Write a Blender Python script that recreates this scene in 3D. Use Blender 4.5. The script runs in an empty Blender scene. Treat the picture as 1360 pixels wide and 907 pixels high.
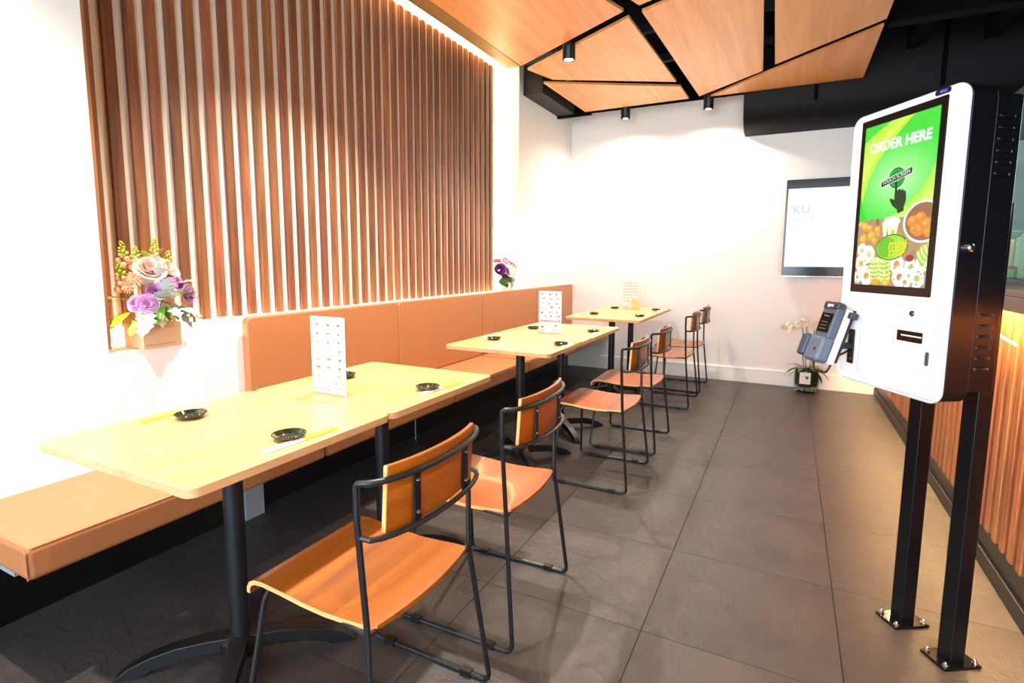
import bpy, bmesh, math, random
from mathutils import Vector, Matrix, Euler
random.seed(7)
S = bpy.context.scene
COL = S.collection
R = math.radians

# ------------------------------------------------------------------ camera
def make_camera():
    yaw, pitch, roll = R(27.06863), R(-6.67778), R(0.26952)
    fw = Vector((-math.sin(yaw)*math.cos(pitch), math.cos(yaw)*math.cos(pitch), math.sin(pitch)))
    r = Vector((math.cos(yaw), math.sin(yaw), 0)); u = r.cross(fw)
    r2 = math.cos(roll)*r + math.sin(roll)*u; u2 = -math.sin(roll)*r + math.cos(roll)*u
    cd = bpy.data.cameras.new('camera'); co = bpy.data.objects.new('camera', cd); COL.objects.link(co)
    m = Matrix((r2, u2, -fw)).transposed().to_4x4(); m.translation = (0, 0, 1.25)
    co.matrix_world = m
    cd.sensor_width = 36; cd.lens = 718.72/1360*36
    cd.shift_y = -23.548/1360; cd.clip_start = .02
    S.camera = co
make_camera()

# ------------------------------------------------------------------ light and exposure
S.view_settings.view_transform = 'Standard'; S.view_settings.look = 'None'
S.view_settings.gamma = 1; S.view_settings.use_curve_mapping = False
S.view_settings.exposure = 1.08
w = bpy.data.worlds.new('daylight'); S.world = w; w.use_nodes = True
w.node_tree.nodes['Background'].inputs[0].default_value = (.75, .88, 1, 1)
w.node_tree.nodes['Background'].inputs[1].default_value = 1.0
def area(name, loc, rot, sx, sy, power, col):
    l = bpy.data.lights.new(name, 'AREA'); l.shape = 'RECTANGLE'; l.size = sx; l.size_y = sy
    l.energy = power; l.color = col
    o = bpy.data.objects.new(name, l); o.location = loc; o.rotation_euler = rot; COL.objects.link(o); return o
# daylight falling through the glazed shopfront behind the camera
area('shopfront_daylight', (-.3, -2.42, 1.55), (R(90), 0, 0), 4.2, 2.5, 140, (.74, .87, 1))
SPOT_W = 130; SPOT_COL = (1, .87, .72)
LED_S = 14

# ------------------------------------------------------------------ helpers
def lin(c):
    if isinstance(c, str): c = tuple(int(c[i:i+2], 16)/255 for i in (0, 2, 4))
    return tuple((x/12.92 if x <= .04045 else ((x+.055)/1.055)**2.4) for x in c)+(1,)
def mat(name, col, rough=.5, metal=0, spec=.5, noise=0, nscale=20, bump=0, coat=0):
    m = bpy.data.materials.new(name); m.use_nodes = True
    nt = m.node_tree; b = nt.nodes['Principled BSDF']; c = lin(col)
    b.inputs['Base Color'].default_value = c; b.inputs['Roughness'].default_value = rough
    b.inputs['Metallic'].default_value = metal; b.inputs['Specular IOR Level'].default_value = spec
    b.inputs['Coat Weight'].default_value = coat
    tc = nt.nodes.new('ShaderNodeTexCoord'); n = nt.nodes.new('ShaderNodeTexNoise')
    n.inputs['Scale'].default_value = nscale; n.inputs['Detail'].default_value = 5
    nt.links.new(tc.outputs['Object'], n.inputs['Vector'])
    if noise:
        mx = nt.nodes.new('ShaderNodeMix'); mx.data_type = 'RGBA'
        mx.inputs[6].default_value = tuple(x*(1-noise) for x in c[:3])+(1,)
        mx.inputs[7].default_value = tuple(min(1, x*(1+noise)) for x in c[:3])+(1,)
        nt.links.new(n.outputs['Fac'], mx.inputs[0]); nt.links.new(mx.outputs[2], b.inputs['Base Color'])
    if bump:
        bp = nt.nodes.new('ShaderNodeBump'); bp.inputs['Strength'].default_value = bump; bp.inputs['Distance'].default_value = .01
        nt.links.new(n.outputs['Fac'], bp.inputs['Height']); nt.links.new(bp.outputs[0], b.inputs['Normal'])
    return m
def wood(name, dark, light, axis='X', grain=1.0, rough=.4, vary=0, coat=0, spec=.5):
    m = bpy.data.materials.new(name); m.use_nodes = True
    nt = m.node_tree; L = nt.links.new; b = nt.nodes['Principled BSDF']
    b.inputs['Roughness'].default_value = rough; b.inputs['Coat Weight'].default_value = coat
    b.inputs['Specular IOR Level'].default_value = spec
    tc = nt.nodes.new('ShaderNodeTexCoord'); mp = nt.nodes.new('ShaderNodeMapping')
    s = {'X': (1.3, 22, 22), 'Y': (22, 1.3, 22), 'Z': (30, 30, 1.6)}[axis]
    mp.inputs['Scale'].default_value = tuple(x*grain for x in s)
    L(tc.outputs['Object'], mp.inputs[0])
    oi = nt.nodes.new('ShaderNodeObjectInfo'); mul = nt.nodes.new('ShaderNodeMath'); mul.operation = 'MULTIPLY'
    mul.inputs[1].default_value = 37; L(oi.outputs['Random'], mul.inputs[0])
    n = nt.nodes.new('ShaderNodeTexNoise'); n.noise_dimensions = '4D'; n.inputs['Scale'].default_value = 1.2
    n.inputs['Detail'].default_value = 7; n.inputs['Roughness'].default_value = .62; n.inputs['Distortion'].default_value = .6
    L(mp.outputs[0], n.inputs['Vector']); L(mul.outputs[0], n.inputs['W'])
    r = nt.nodes.new('ShaderNodeValToRGB'); r.color_ramp.elements[0].position = .32; r.color_ramp.elements[1].position = .68
    r.color_ramp.elements[0].color = lin(dark); r.color_ramp.elements[1].color = lin(light)
    L(n.outputs['Fac'], r.inputs[0])
    out = r.outputs[0]
    if vary:
        h = nt.nodes.new('ShaderNodeHueSaturation')
        mr = nt.nodes.new('ShaderNodeMapRange'); mr.inputs[3].default_value = 1-vary; mr.inputs[4].default_value = 1+vary
        L(oi.outputs['Random'], mr.inputs[0]); L(mr.outputs[0], h.inputs['Value'])
        fr = nt.nodes.new('ShaderNodeMath'); fr.operation = 'FRACT'; L(mul.outputs[0], fr.inputs[0])
        mr2 = nt.nodes.new('ShaderNodeMapRange'); mr2.inputs[3].default_value = .494; mr2.inputs[4].default_value = .509
        L(fr.outputs[0], mr2.inputs[0]); L(mr2.outputs[0], h.inputs['Hue'])
        L(out, h.inputs['Color']); out = h.outputs[0]
    L(out, b.inputs['Base Color'])
    bp = nt.nodes.new('ShaderNodeBump'); bp.inputs['Strength'].default_value = .12; bp.inputs['Distance'].default_value = .002
    L(n.outputs['Fac'], bp.inputs['Height']); L(bp.outputs[0], b.inputs['Normal'])
    return m
def emis(name, col, strength):
    m = bpy.data.materials.new(name); m.use_nodes = True; nt = m.node_tree; nt.nodes.clear()
    e = nt.nodes.new('ShaderNodeEmission'); e.inputs[0].default_value = lin(col); e.inputs[1].default_value = strength
    o = nt.nodes.new('ShaderNodeOutputMaterial'); nt.links.new(e.outputs[0], o.inputs[0]); return m
def glass(name, col='ffffff', rough=0.0, alpha=.15):
    m = bpy.data.materials.new(name); m.use_nodes = True; nt = m.node_tree; nt.nodes.clear()
    t = nt.nodes.new('ShaderNodeBsdfTransparent'); t.inputs[0].default_value = lin(col)
    g = nt.nodes.new('ShaderNodeBsdfGlossy'); g.inputs['Roughness'].default_value = rough
    mx = nt.nodes.new('ShaderNodeMixShader'); o = nt.nodes.new('ShaderNodeOutputMaterial')
    mx.inputs[0].default_value = .035; nt.links.new(t.outputs[0], mx.inputs[1]); nt.links.new(g.outputs[0], mx.inputs[2])
    nt.links.new(mx.outputs[0], o.inputs[0]); return m
def attr_mat(name, emission=0, rough=.5):
    m = bpy.data.materials.new(name); m.use_nodes = True; nt = m.node_tree; b = nt.nodes['Principled BSDF']
    a = nt.nodes.new('ShaderNodeAttribute'); a.attribute_name = 'Col'
    b.inputs['Roughness'].default_value = rough
    if emission:
        nt.links.new(a.outputs['Color'], b.inputs['Emission Color']); b.inputs['Emission Strength'].default_value = emission
        b.inputs['Base Color'].default_value = (.01, .01, .01, 1)
    else: nt.links.new(a.outputs['Color'], b.inputs['Base Color'])
    return m

def bx(bm, x0, x1, y0, y1, z0, z1, mi=0):
    v = [bm.verts.new((x, y, z)) for x in (x0, x1) for y in (y0, y1) for z in (z0, z1)]
    for f in ((0, 1, 3, 2), (4, 6, 7, 5), (0, 4, 5, 1), (2, 3, 7, 6), (0, 2, 6, 4), (1, 5, 7, 3)):
        bm.faces.new([v[i] for i in f]).material_index = mi
    return v
def B(*boxes):
    bm = bmesh.new()
    for b in boxes: bx(bm, *b)
    return bm
def prism(bm, pts, z0, z1, mi_side=0, mi=0):
    a = [bm.verts.new((x, y, z0)) for x, y in pts]; b = [bm.verts.new((x, y, z1)) for x, y in pts]
    bm.faces.new(a[::-1]).material_index = mi; bm.faces.new(b).material_index = mi
    n = len(pts)
    for i in range(n): bm.faces.new((a[i], a[(i+1) % n], b[(i+1) % n], b[i])).material_index = mi_side
def rrect(x0, x1, y0, y1, r, n=5):
    p = []
    for cx, cy, a in ((x1-r, y1-r, 0), (x0+r, y1-r, 90), (x0+r, y0+r, 180), (x1-r, y0+r, 270)):
        for i in range(n+1):
            t = R(a+90*i/n); p.append((cx+r*math.cos(t), cy+r*math.sin(t)))
    return p
def xform(bm, M, start=0):
    bm.verts.ensure_lookup_table()
    for v in bm.verts[start:]: v.co = M @ v.co
def catmull(P, n=6):
    P = [Vector(p) for p in P]; out = []
    for i in range(len(P)-1):
        a = P[max(i-1, 0)]; b = P[i]; c = P[i+1]; d = P[min(i+2, len(P)-1)]
        for k in range(n):
            t = k/n
            out.append(.5*((2*b)+(c-a)*t+(2*a-5*b+4*c-d)*t*t+(3*b-a-3*c+d)*t**3))
    out.append(P[-1]); return out
def rounded(P, r=.03, n=5):
    P = [Vector(p) for p in P]; out = [P[0]]
    for i in range(1, len(P)-1):
        a, b, c = P[i-1], P[i], P[i+1]
        d1 = (a-b); d2 = (c-b); rr = min(r, d1.length*.45, d2.length*.45)
        p, q = b+d1.normalized()*rr, b+d2.normalized()*rr
        for k in range(n+1):
            t = k/n; out.append((1-t)**2*p+2*t*(1-t)*b+t*t*q)
    out.append(P[-1]); return out
def tube(bm, P, r, seg=8, mi=0, cap=True):
    P = [Vector(p) for p in P]; rings = []
    rs = r if isinstance(r, (list, tuple)) else [r]*len(P)
    t0 = (P[1]-P[0]).normalized(); up = Vector((0, 0, 1)) if abs(t0.z) < .9 else Vector((1, 0, 0))
    nrm = t0.cross(up).normalized()
    for i, p in enumerate(P):
        t = (P[min(i+1, len(P)-1)]-P[max(i-1, 0)]).normalized()
        nrm = (nrm-t*nrm.dot(t)).normalized(); bn = t.cross(nrm)
        rings.append([bm.verts.new(p+(nrm*math.cos(2*math.pi*k/seg)+bn*math.sin(2*math.pi*k/seg))*rs[i]) for k in range(seg)])
    for a, b in zip(rings, rings[1:]):
        for k in range(seg): bm.faces.new((a[k], a[(k+1) % seg], b[(k+1) % seg], b[k])).material_index = mi
    if cap:
        bm.faces.new(rings[0][::-1]).material_index = mi; bm.faces.new(rings[-1]).material_index = mi
def lathe(bm, prof, seg=24, c=(0, 0, 0), mi=0, sq=1):
    rings = []
    for r, z in prof:
        if r < 1e-6: rings.append([bm.verts.new((c[0], c[1], c[2]+z))])
        else: rings.append([bm.verts.new((c[0]+r*math.cos(2*math.pi*k/seg), c[1]+sq*r*math.sin(2*math.pi*k/seg), c[2]+z)) for k in range(seg)])
    for a, b in zip(rings, rings[1:]):
        for k in range(seg):
            k2 = (k+1) % seg
            if len(a) == 1 and len(b) > 1: f = bm.faces.new((a[0], b[k2], b[k]))
            elif len(b) == 1 and len(a) > 1: f = bm.faces.new((a[k], a[k2], b[0]))
            elif len(a) > 1: f = bm.faces.new((a[k], a[k2], b[k2], b[k]))
            else: continue
            f.material_index = mi
def grid(bm, fn, nu, nv, mi=0):
    V = [[bm.verts.new(fn(i/nu, j/nv)) for j in range(nv+1)] for i in range(nu+1)]
    for i in range(nu):
        for j in range(nv): bm.faces.new((V[i][j], V[i+1][j], V[i+1][j+1], V[i][j+1])).material_index = mi
    return V
def obj(name, bm, m, parent=None, smooth=False, bevel=0, bseg=2, recalc=True):
    if recalc: bmesh.ops.recalc_face_normals(bm, faces=bm.faces)
    me = bpy.data.meshes.new(name); bm.to_mesh(me); bm.free()
    for x in (m if isinstance(m, (list, tuple)) else [m]): me.materials.append(x)
    o = bpy.data.objects.new(name, me); COL.objects.link(o)
    if parent: o.parent = parent
    if smooth:
        for p in me.polygons: p.use_smooth = True
        if smooth == 'auto': me.set_sharp_from_angle(angle=R(35))
    if bevel:
        md = o.modifiers.new('bevel', 'BEVEL'); md.width = bevel; md.segments = bseg; md.limit_method = 'ANGLE'; md.angle_limit = R(40)
        for p in me.polygons: p.use_smooth = True
        me.set_sharp_from_angle(angle=R(60))
        if bseg > 1: 
            md.harden_normals = True
    return o
def tag(o, label, cat, group=None):
    o['label'] = label; o['category'] = cat
    if group: o['group'] = group
    return o
def thing(name, label, cat, loc=(0, 0, 0), rz=0, group=None):
    o = bpy.data.objects.new(name, None); COL.objects.link(o); o.location = loc; o.rotation_euler = (0, 0, rz)
    o.empty_display_size = .05
    return tag(o, label, cat, group)
def struct(name, bm, m, **k):
    o = obj(name, bm, m, **k); o['kind'] = 'structure'; return o
KIDS = {}
def copy_tree(o, parent=None):
    c = o.copy(); COL.objects.link(c)
    if parent: c.parent = parent
    for ch in list(o.children): copy_tree(ch, c)
    return c
def place(proto, first, loc, rz, label, group, scale=1):
    o = proto if first else copy_tree(proto)
    o.location = loc; o.rotation_euler = (0, 0, rz); o['label'] = label; o['group'] = group
    return o
def text_mesh(name, body, size, M, m, parent, bold=.0, align='CENTER', extr=.0004, shear=0, font_space=1):
    cu = bpy.data.curves.new(name, 'FONT'); cu.body = body; cu.size = size; cu.align_x = align; cu.align_y = 'CENTER'
    cu.offset = bold; cu.extrude = extr; cu.shear = shear; cu.resolution_u = 3; cu.space_character = font_space
    t = bpy.data.objects.new(name, cu); COL.objects.link(t)
    dg = bpy.context.evaluated_depsgraph_get(); me = bpy.data.meshes.new_from_object(t.evaluated_get(dg))
    bpy.data.objects.remove(t); me.transform(M); me.name = name
    me.materials.clear(); me.materials.append(m)
    o = bpy.data.objects.new(name, me); COL.objects.link(o); o.parent = parent; return o
def clip(pts, x0, x1, y0, y1):
    def cut(P, inside, inter):
        out = []
        for i in range(len(P)):
            a, b = P[i-1], P[i]
            if inside(b):
                if not inside(a): out.append(inter(a, b))
                out.append(b)
            elif inside(a): out.append(inter(a, b))
        return out
    def ix(v): return lambda a, b: (v, a[1]+(b[1]-a[1])*(v-a[0])/(b[0]-a[0]))
    def iy(v): return lambda a, b: (a[0]+(b[0]-a[0])*(v-a[1])/(b[1]-a[1]), v)
    for ins, it in ((lambda p: p[0] >= x0, ix(x0)), (lambda p: p[0] <= x1, ix(x1)), (lambda p: p[1] >= y0, iy(y0)), (lambda p: p[1] <= y1, iy(y1))):
        if not pts: return []
        pts = cut(pts, ins, it)
    return pts
def canvas(name, shapes, rect, M, m, parent, step=.00004):
    """flat printed picture: coloured shapes (pts, colour) clipped to rect, in the local XY plane of M, +Z out"""
    me = bpy.data.meshes.new(name); V = []; F = []; C = []
    x0, x1, y0, y1 = rect
    for i, (pts, c) in enumerate(shapes):
        p = clip(list(pts), x0, x1, y0, y1)
        if len(p) < 3: continue
        F.append(list(range(len(V), len(V)+len(p)))); C.append(lin(c)); V += [M @ Vector((a, b, i*step)) for a, b in p]
    me.from_pydata(V, [], F)
    at = me.attributes.new('Col', 'FLOAT_COLOR', 'FACE')
    for i, c in enumerate(C): at.data[i].color = c
    me.materials.append(m); o = bpy.data.objects.new(name, me); COL.objects.link(o); o.parent = parent; return o
def rectp(x0, x1, y0, y1): return [(x0, y0), (x1, y0), (x1, y1), (x0, y1)]
def ell(cx, cy, rx, ry, n=16, a0=0, rot=0, a1=360):
    out = []
    for i in range(n if a1-a0 == 360 else n+1):
        t = R(a0+(a1-a0)*i/n); x, y = rx*math.cos(t), ry*math.sin(t)
        out.append((cx+x*math.cos(rot)-y*math.sin(rot), cy+x*math.sin(rot)+y*math.cos(rot)))
    return out

# ------------------------------------------------------------------ materials
M_wall = mat('white_paint', 'f1efec', .6, noise=.02, nscale=3)
M_wallw = mat('white_paint_gloss', 'f4f3f1', .35)
M_black = mat('black_ceiling_paint', '040405', .9, spec=.15, noise=.2, nscale=4)
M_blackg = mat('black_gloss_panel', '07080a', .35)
M_leather = mat('tan_leather', 'ad7046', .38, noise=.05, nscale=60, bump=.12)
M_piping = mat('tan_leather_seam', '9c5f35', .45)
M_steel = mat('black_powder_steel', '1c1e22', .38, metal=.3, spec=.5)
M_castiron = mat('black_cast_iron', '121316', .42, metal=.2)
M_chrome = mat('chrome', 'd8d8d8', .15, metal=1)
M_slat = wood('slat_timber', '5f3521', '985c38', 'Z', 1, .5, vary=.25)
M_slatc = wood('counter_slat_timber', '8f5432', 'bd7d50', 'Z', 1, .5, vary=.16)
M_panel = wood('ceiling_veneer', 'd08a4a', 'e6a868', 'Y', .5, .4, vary=.05)
M_table = wood('maple_table_top', 'cd9c62', 'dfb27a', 'Y', .55, .3, vary=.03)
M_tedge = wood('table_edge_band', 'c29060', 'd8aa78', 'Y', .8, .4)
M_seat = wood('orange_stained_plywood', '70340b', 'a65212', 'Y', .7, .34, coat=.12, vary=.06)
M_ply = wood('plywood_edge', 'd9995a', 'e8b274', 'X', 1, .4)
M_cove = wood('cove_timber', '8a6a3c', 'b8935a', 'Y', .3, .6)
M_led = emis('warm_led', 'ffd9a0', LED_S)
M_ledw = emis('warm_led_counter', 'ffcf8e', 260)
M_dish = mat('dark_green_ceramic', '1d2618', .08, coat=.6)
M_white = mat('white_plastic', 'f2f4f7', .3)
M_whiteg = mat('white_gloss_enamel', 'f4f6fa', .22)
M_kblack = mat('kiosk_black_steel', '0a0b10', .35, metal=.1, spec=.4)
M_bezel = mat('screen_bezel', '0a0808', .15)
M_cer = mat('white_ceramic', 'f3f1ee', .3)
M_paper = mat('white_paper', 'f4f2ee', .6)
M_concrete = mat('grey_laminate', '8c959c', .6, noise=.2, nscale=40)

# floor tiles: dark slate-look porcelain
def slate():
    m = mat('slate_porcelain', '4a433f', .42)
    nt = m.node_tree; L = nt.links.new; b = nt.nodes['Principled BSDF']
    tc = nt.nodes['Texture Coordinate']; oi = nt.nodes.new('ShaderNodeObjectInfo')
    n = nt.nodes['Noise Texture']; n.inputs['Scale'].default_value = 2.2; n.inputs['Detail'].default_value = 8; n.inputs['Roughness'].default_value = .6
    r = nt.nodes.new('ShaderNodeValToRGB'); r.color_ramp.elements[0].position = .3; r.color_ramp.elements[1].position = .72
    r.color_ramp.elements[0].color = lin('363230'); r.color_ramp.elements[1].color = lin('48423e')
    L(n.outputs['Fac'], r.inputs[0])
    h = nt.nodes.new('ShaderNodeHueSaturation'); mr = nt.nodes.new('ShaderNodeMapRange')
    mr.inputs[3].default_value = .92; mr.inputs[4].default_value = 1.08
    L(oi.outputs['Random'], mr.inputs[0]); L(mr.outputs[0], h.inputs['Value']); L(r.outputs[0], h.inputs['Color'])
    L(h.outputs[0], b.inputs['Base Color'])
    n2 = nt.nodes.new('ShaderNodeTexNoise'); n2.inputs['Scale'].default_value = 9; n2.inputs['Detail'].default_value = 9
    n2.inputs['Roughness'].default_value = .68; n2.inputs['Distortion'].default_value = 1.2
    L(tc.outputs['Object'], n2.inputs['Vector'])
    bp = nt.nodes.new('ShaderNodeBump'); bp.inputs['Strength'].default_value = .55; bp.inputs['Distance'].default_value = .012
    L(n2.outputs['Fac'], bp.inputs['Height']); L(bp.outputs[0], b.inputs['Normal'])
    return m
M_slate = slate()
M_grout = mat('dark_grout', '1c1a19', .8)

# ------------------------------------------------------------------ structure
XL, YB, YF, XR, ZC = -2.33, 6.05, -2.6, 2.6, 3.45
fl = struct('floor', B((XL-.3, XR, YF, YB+.1, -.06, -.004)), M_grout)
tiles = {}
gx = [-2.17-.593, -2.17, -1.575, -.98, -.383, .213, .807]
gy = [1.14+.583*k for k in range(-6, 9)]+[YB]
for i in range(len(gx)-1):
    for j in range(len(gy)-1):
        x0, x1, y0, y1 = max(gx[i], XL), gx[i+1], max(gy[j], YF), min(gy[j+1], YB)
        if y1-y0 < .02: continue
        key = (round(x1-x0, 3), round(y1-y0, 3))
        if key not in tiles:
            g = .0014
            bm = B((g, x1-x0-g, g, y1-y0-g, -.01, 0))
            o = obj('tile', bm, M_slate, fl); tiles[key] = o
        else:
            o = tiles[key].copy(); COL.objects.link(o)
        o.location = (x0, y0, 0)
struct('floor_kitchen', B((.81, XR, YF, YB, -.004, 0)), mat('kitchen_floor', '3a3634', .6))

NY0, NY1, NXB = 1.13, 4.68, -2.565       # niche that holds the slatted panel
LEDGE = .885
struct('wall_left', B((-2.75, XL, YF, NY0, 0, ZC), (-2.75, XL, NY0, NY1, 0, LEDGE), (-2.75, NXB, NY0, NY1, LEDGE, ZC),
                      (-2.75, XL, NY1, YB+.1, 0, ZC)), M_wall)
struct('trim_1', B((NXB, XL, NY0, NY1, 3.15, ZC)), M_wall)                       # bulkhead over the niche
struct('trim_2', B((-2.46, XL+.004, NY0, NY1, 3.03, 3.15)), M_cove)              # raw timber cove lip
struct('wall_back', B((-2.75, XR+.1, YB, YB+.12, 0, ZC)), M_wall)
struct('wall_right', B((XR, XR+.1, YF, YB, 0, ZC)), mat('kitchen_dark_wall', '1a1716', .5))
fr = struct('wall_front', B((-2.75, XR, YF-.1, YF, 0, .1), (-2.75, XR, YF-.1, YF, 2.9, ZC), (-2.75, -2.4, YF-.1, YF, .1, 2.9), (1.9, XR, YF-.1, YF, .1, 2.9)), M_wall)
wn = struct('window_1', B((-2.4, 1.9, YF-.07, YF-.06, .1, 2.9)), glass('shopfront_glass'))
wf = bmesh.new()
for x in (-2.4, -.95, .45, 1.86): bx(wf, x, x+.04, YF-.09, YF-.03, .1, 2.9)
bx(wf, -2.4, 1.9, YF-.09, YF-.03, .1, .15); bx(wf, -2.4, 1.9, YF-.09, YF-.03, 2.85, 2.9)
obj('window_frame', wf, M_steel, wn)
struct('ceiling', B((-2.75, XR, YF, YB+.1, ZC, ZC+.1)), M_black)
struct('baseboard_back', B((XL, .8, YB-.016, YB, 0, .15)), M_wallw, bevel=.003)
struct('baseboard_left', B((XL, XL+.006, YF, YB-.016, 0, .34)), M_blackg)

struct('trim_3', B((XL, XR, YB-.02, YB, 2.9, ZC)), M_black)      # black-painted top of the back wall

# slatted timber panel in the niche
sp = thing('slatted_wall_panel', 'tall panel of vertical reddish-brown timber slats lit behind the banquette', 'wall panel', (NXB, NY0, .957))
obj('backing', B((0, .008, .0, NY1-NY0-.06, 0, 2.07)), mat('pale_backing_board', 'efe6df', .6), sp)
obj('end_strip', B((0, .235, .0, .012, -.06, 2.1)), M_slat, sp)
slat_m = None; n = 0; y = .085
while y+.05 < NY1-NY0-.04:
    if slat_m is None:
        o = obj('slat', B((0, .018, 0, .047, 0, 2.07)), M_slat, sp, bevel=.002, bseg=1); slat_m = o
    else:
        o = slat_m.copy(); COL.objects.link(o)
    o.location = (.008+random.uniform(0, .002), y, random.uniform(-.003, .003)); y += .0868; n += 1
# LED strips
def led(name, b, m, label):
    o = obj(name, B(b), m); return tag(o, label, 'light strip')
led('led_strip', (-2.55, -2.52, NY0+.02, NY1-.02, LEDGE+.001, LEDGE+.010), M_led, 'warm glowing light strip on the ledge under the slatted panel')
led('led_strip', (-2.564, -2.556, NY0+.02, NY1-.02, 3.035, 3.10), M_led, 'warm glowing light strip in the gap above the slatted panel')
led('led_strip', (-2.55, -2.54, NY1-.045, NY1-.008, LEDGE+.02, 3.02), M_led, 'upright warm light strip at the far end of the slatted panel')

# ------------------------------------------------------------------ ceiling: suspended veneer panels, joists, ducts
ZP = 2.8
panels = [
 ('large timber ceiling panel nearest the slatted wall, its left edge along the wall', [(-2.03, 1.6), (-2.02, 4.09), (-1.02, 3.51), (-1.40, 2.24), (-1.46, 1.6)], 0),
 ('four-sided timber ceiling panel behind the lit spotlight', [(-2.02, 4.21), (-1.02, 3.63), (-.98, 5.06), (-1.93, 4.53)], .008),
 ('narrow timber ceiling panel over the far left corner, above a hanging spotlight', [(-2.03, 4.56), (-.97, 5.18), (-.96, 5.59), (-2.01, 5.60)], 0),
 ('timber ceiling panel at the top of the view, nearest the camera in the middle', [(-.92, 3.50), (-.20, 3.19), (-.17, 1.7), (-1.36, 1.7), (-1.30, 2.24)], .01),
 ('large timber ceiling panel in the middle of the room with a pointed far corner', [(-.92, 3.57), (-.21, 3.265), (-.29, 5.06), (-.86, 5.56)], 0),
 ('wedge-shaped timber ceiling panel at the far right beside the black duct', [(-.77, 5.63), (-.27, 5.15), (.46, 4.49), (.46, 5.64)], .006),
 ('long timber ceiling panel at the right above the ordering kiosk', [(-.13, 1.9), (-.20, 4.95), (.46, 4.36), (.46, 1.9)], 0)]
for lab, pts, dz in panels:
    cx = sum(p[0] for p in pts)/len(pts); cy = sum(p[1] for p in pts)/len(pts)
    t = thing('ceiling_panel', lab, 'ceiling panel', (cx, cy, ZP+dz), 0, 'suspended timber ceiling panels')
    bm = bmesh.new(); prism(bm, [(x-cx, y-cy) for x, y in pts], 0, .02)
    obj('board', bm, M_panel, t, bevel=.0015, bseg=1)
    for sx, sy in ((-.2, -.1), (.2, .1)):
        bm = bmesh.new(); tube(bm, [(sx, sy, .02), (sx, sy, ZC-ZP-dz)], .004, 6); obj('hanger', bm, M_black, t)
for k, yy in enumerate((1.2, 2.1, 3.0, 3.9, 4.8, 5.55)):
    tag(obj('ceiling_joist', B((XL, .7, yy, yy+.05, 3.17, 3.24)), mat('black_steel_rail', '0c0c0e', .5)) if k == 0 else obj('ceiling_joist', B((XL, .7, yy, yy+.05, 3.17, 3.24)), bpy.data.materials['black_steel_rail']),
        ['black steel rail in the ceiling void nearest the camera', 'black steel rail in the ceiling void, second from the camera', 'black steel rail seen through the gaps above the large middle panel', 'black steel rail in the ceiling void over the lit left spotlight', 'black steel rail in the ceiling void over the narrow left panel', 'black steel rail in the ceiling void nearest the back wall'][k], 'rail', 'rails in the ceiling void')
for xx in (.75, 1.25):
    tag(obj('ceiling_beam', B((xx, xx+.09, -1, YB, 3.0, 3.16)), M_black), ['black ceiling beam running lengthways over the counter front', 'black ceiling beam running lengthways over the kitchen side'][xx > 1], 'beam')
tag(obj('ceiling_beam', B((.5, XR, 4.6, 4.72, 2.86, 3.06)), M_black, bevel=.006), 'black cross beam in the dark ceiling right of the timber panels', 'beam')
# duct along the back wall
bm = bmesh.new()
prof = [(5.68, 3.3), (5.68, 2.70), (5.72, 2.60), (5.79, 2.535), (5.90, 2.50), (6.048, 2.49), (6.048, 3.3)]
a = [bm.verts.new((-.478, y, z)) for y, z in prof]; b = [bm.verts.new((1.9, y, z)) for y, z in prof]
bm.faces.new(a); bm.faces.new(b[::-1])
for i in range(len(prof)): bm.faces.new((a[i], a[(i+1) % 7], b[(i+1) % 7], b[i]))
dk = obj('air_duct', bm, mat('black_duct_sheet', '070608', .6, spec=.25, noise=.3, nscale=6), smooth='auto')
tag(dk, 'big black duct with a curved underside high on the back wall', 'duct')
for xx in (.1, 1.0): obj('duct_flange', B((xx, xx+.03, 5.66, 5.70, 2.68, 3.32)), M_black, dk)
bm = B((XL+.001, -2.13, 4.77, 5.6, 2.79, 3.06)); 
d2 = tag(obj('air_duct', bm, mat('black_duct_matt', '070708', .6), bevel=.004), 'small black boxed duct at the top of the left wall column', 'duct')
obj('duct_bracket', B((XL+.001, -1.95, 5.6, 5.64, 2.77, 2.80)), M_black, d2)
bm = bmesh.new(); tube(bm, catmull([(.5, 4.6, 3.1), (.62, 4.8, 3.0), (.85, 5.0, 2.98), (1.1, 5.05, 3.2)], 6), .006, 6)
tag(obj('ceiling_cable', bm, mat('grey_cable', '3a3a3e', .5)), 'thin dark cable sagging in the ceiling void above the duct', 'cable')

# hanging cylinder spotlights
def spotlight(x, y, zb, label, power=1):
    t = thing('spotlight', label, 'spotlight', (x, y, zb), 0, 'black cylinder spotlights')
    bm = bmesh.new(); lathe(bm, [(0, .20), (.044, .20), (.047, .197), (.047, .004), (.045, 0), (.038, 0), (.034, .02), (0, .02)], 28)
    obj('housing', bm, M_steel, t, smooth='auto')
    bm = bmesh.new(); lathe(bm, [(0, .012), (.03, .012), (.03, .018), (0, .018)], 20); obj('lamp_lens', bm, emis('spot_lens', 'ffe9c8', 60) if 'spot_lens' not in bpy.data.materials else bpy.data.materials['spot_lens'], t)
    bm = bmesh.new(); tube(bm, [(0, 0, .2), (0, 0, ZC-zb)], .006, 6); obj('stem', bm, M_steel, t)
    l = bpy.data.lights.new('spot_beam', 'SPOT'); l.energy = SPOT_W*power; l.color = SPOT_COL; l.spot_size = R(116 if power > .6 else 160); l.spot_blend = 1
    l.shadow_soft_size = .028
    o = bpy.data.objects.new('spot_beam', l); o.location = (0, 0, -.004); o.parent = t; COL.objects.link(o)
spotlight(-1.535, 3.90, 2.71, 'black cylinder spotlight shining between the two left timber panels')
spotlight(-1.60, 5.68, 2.70, 'black cylinder spotlight hanging before the back wall, left one of the far pair', .42)
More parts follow.
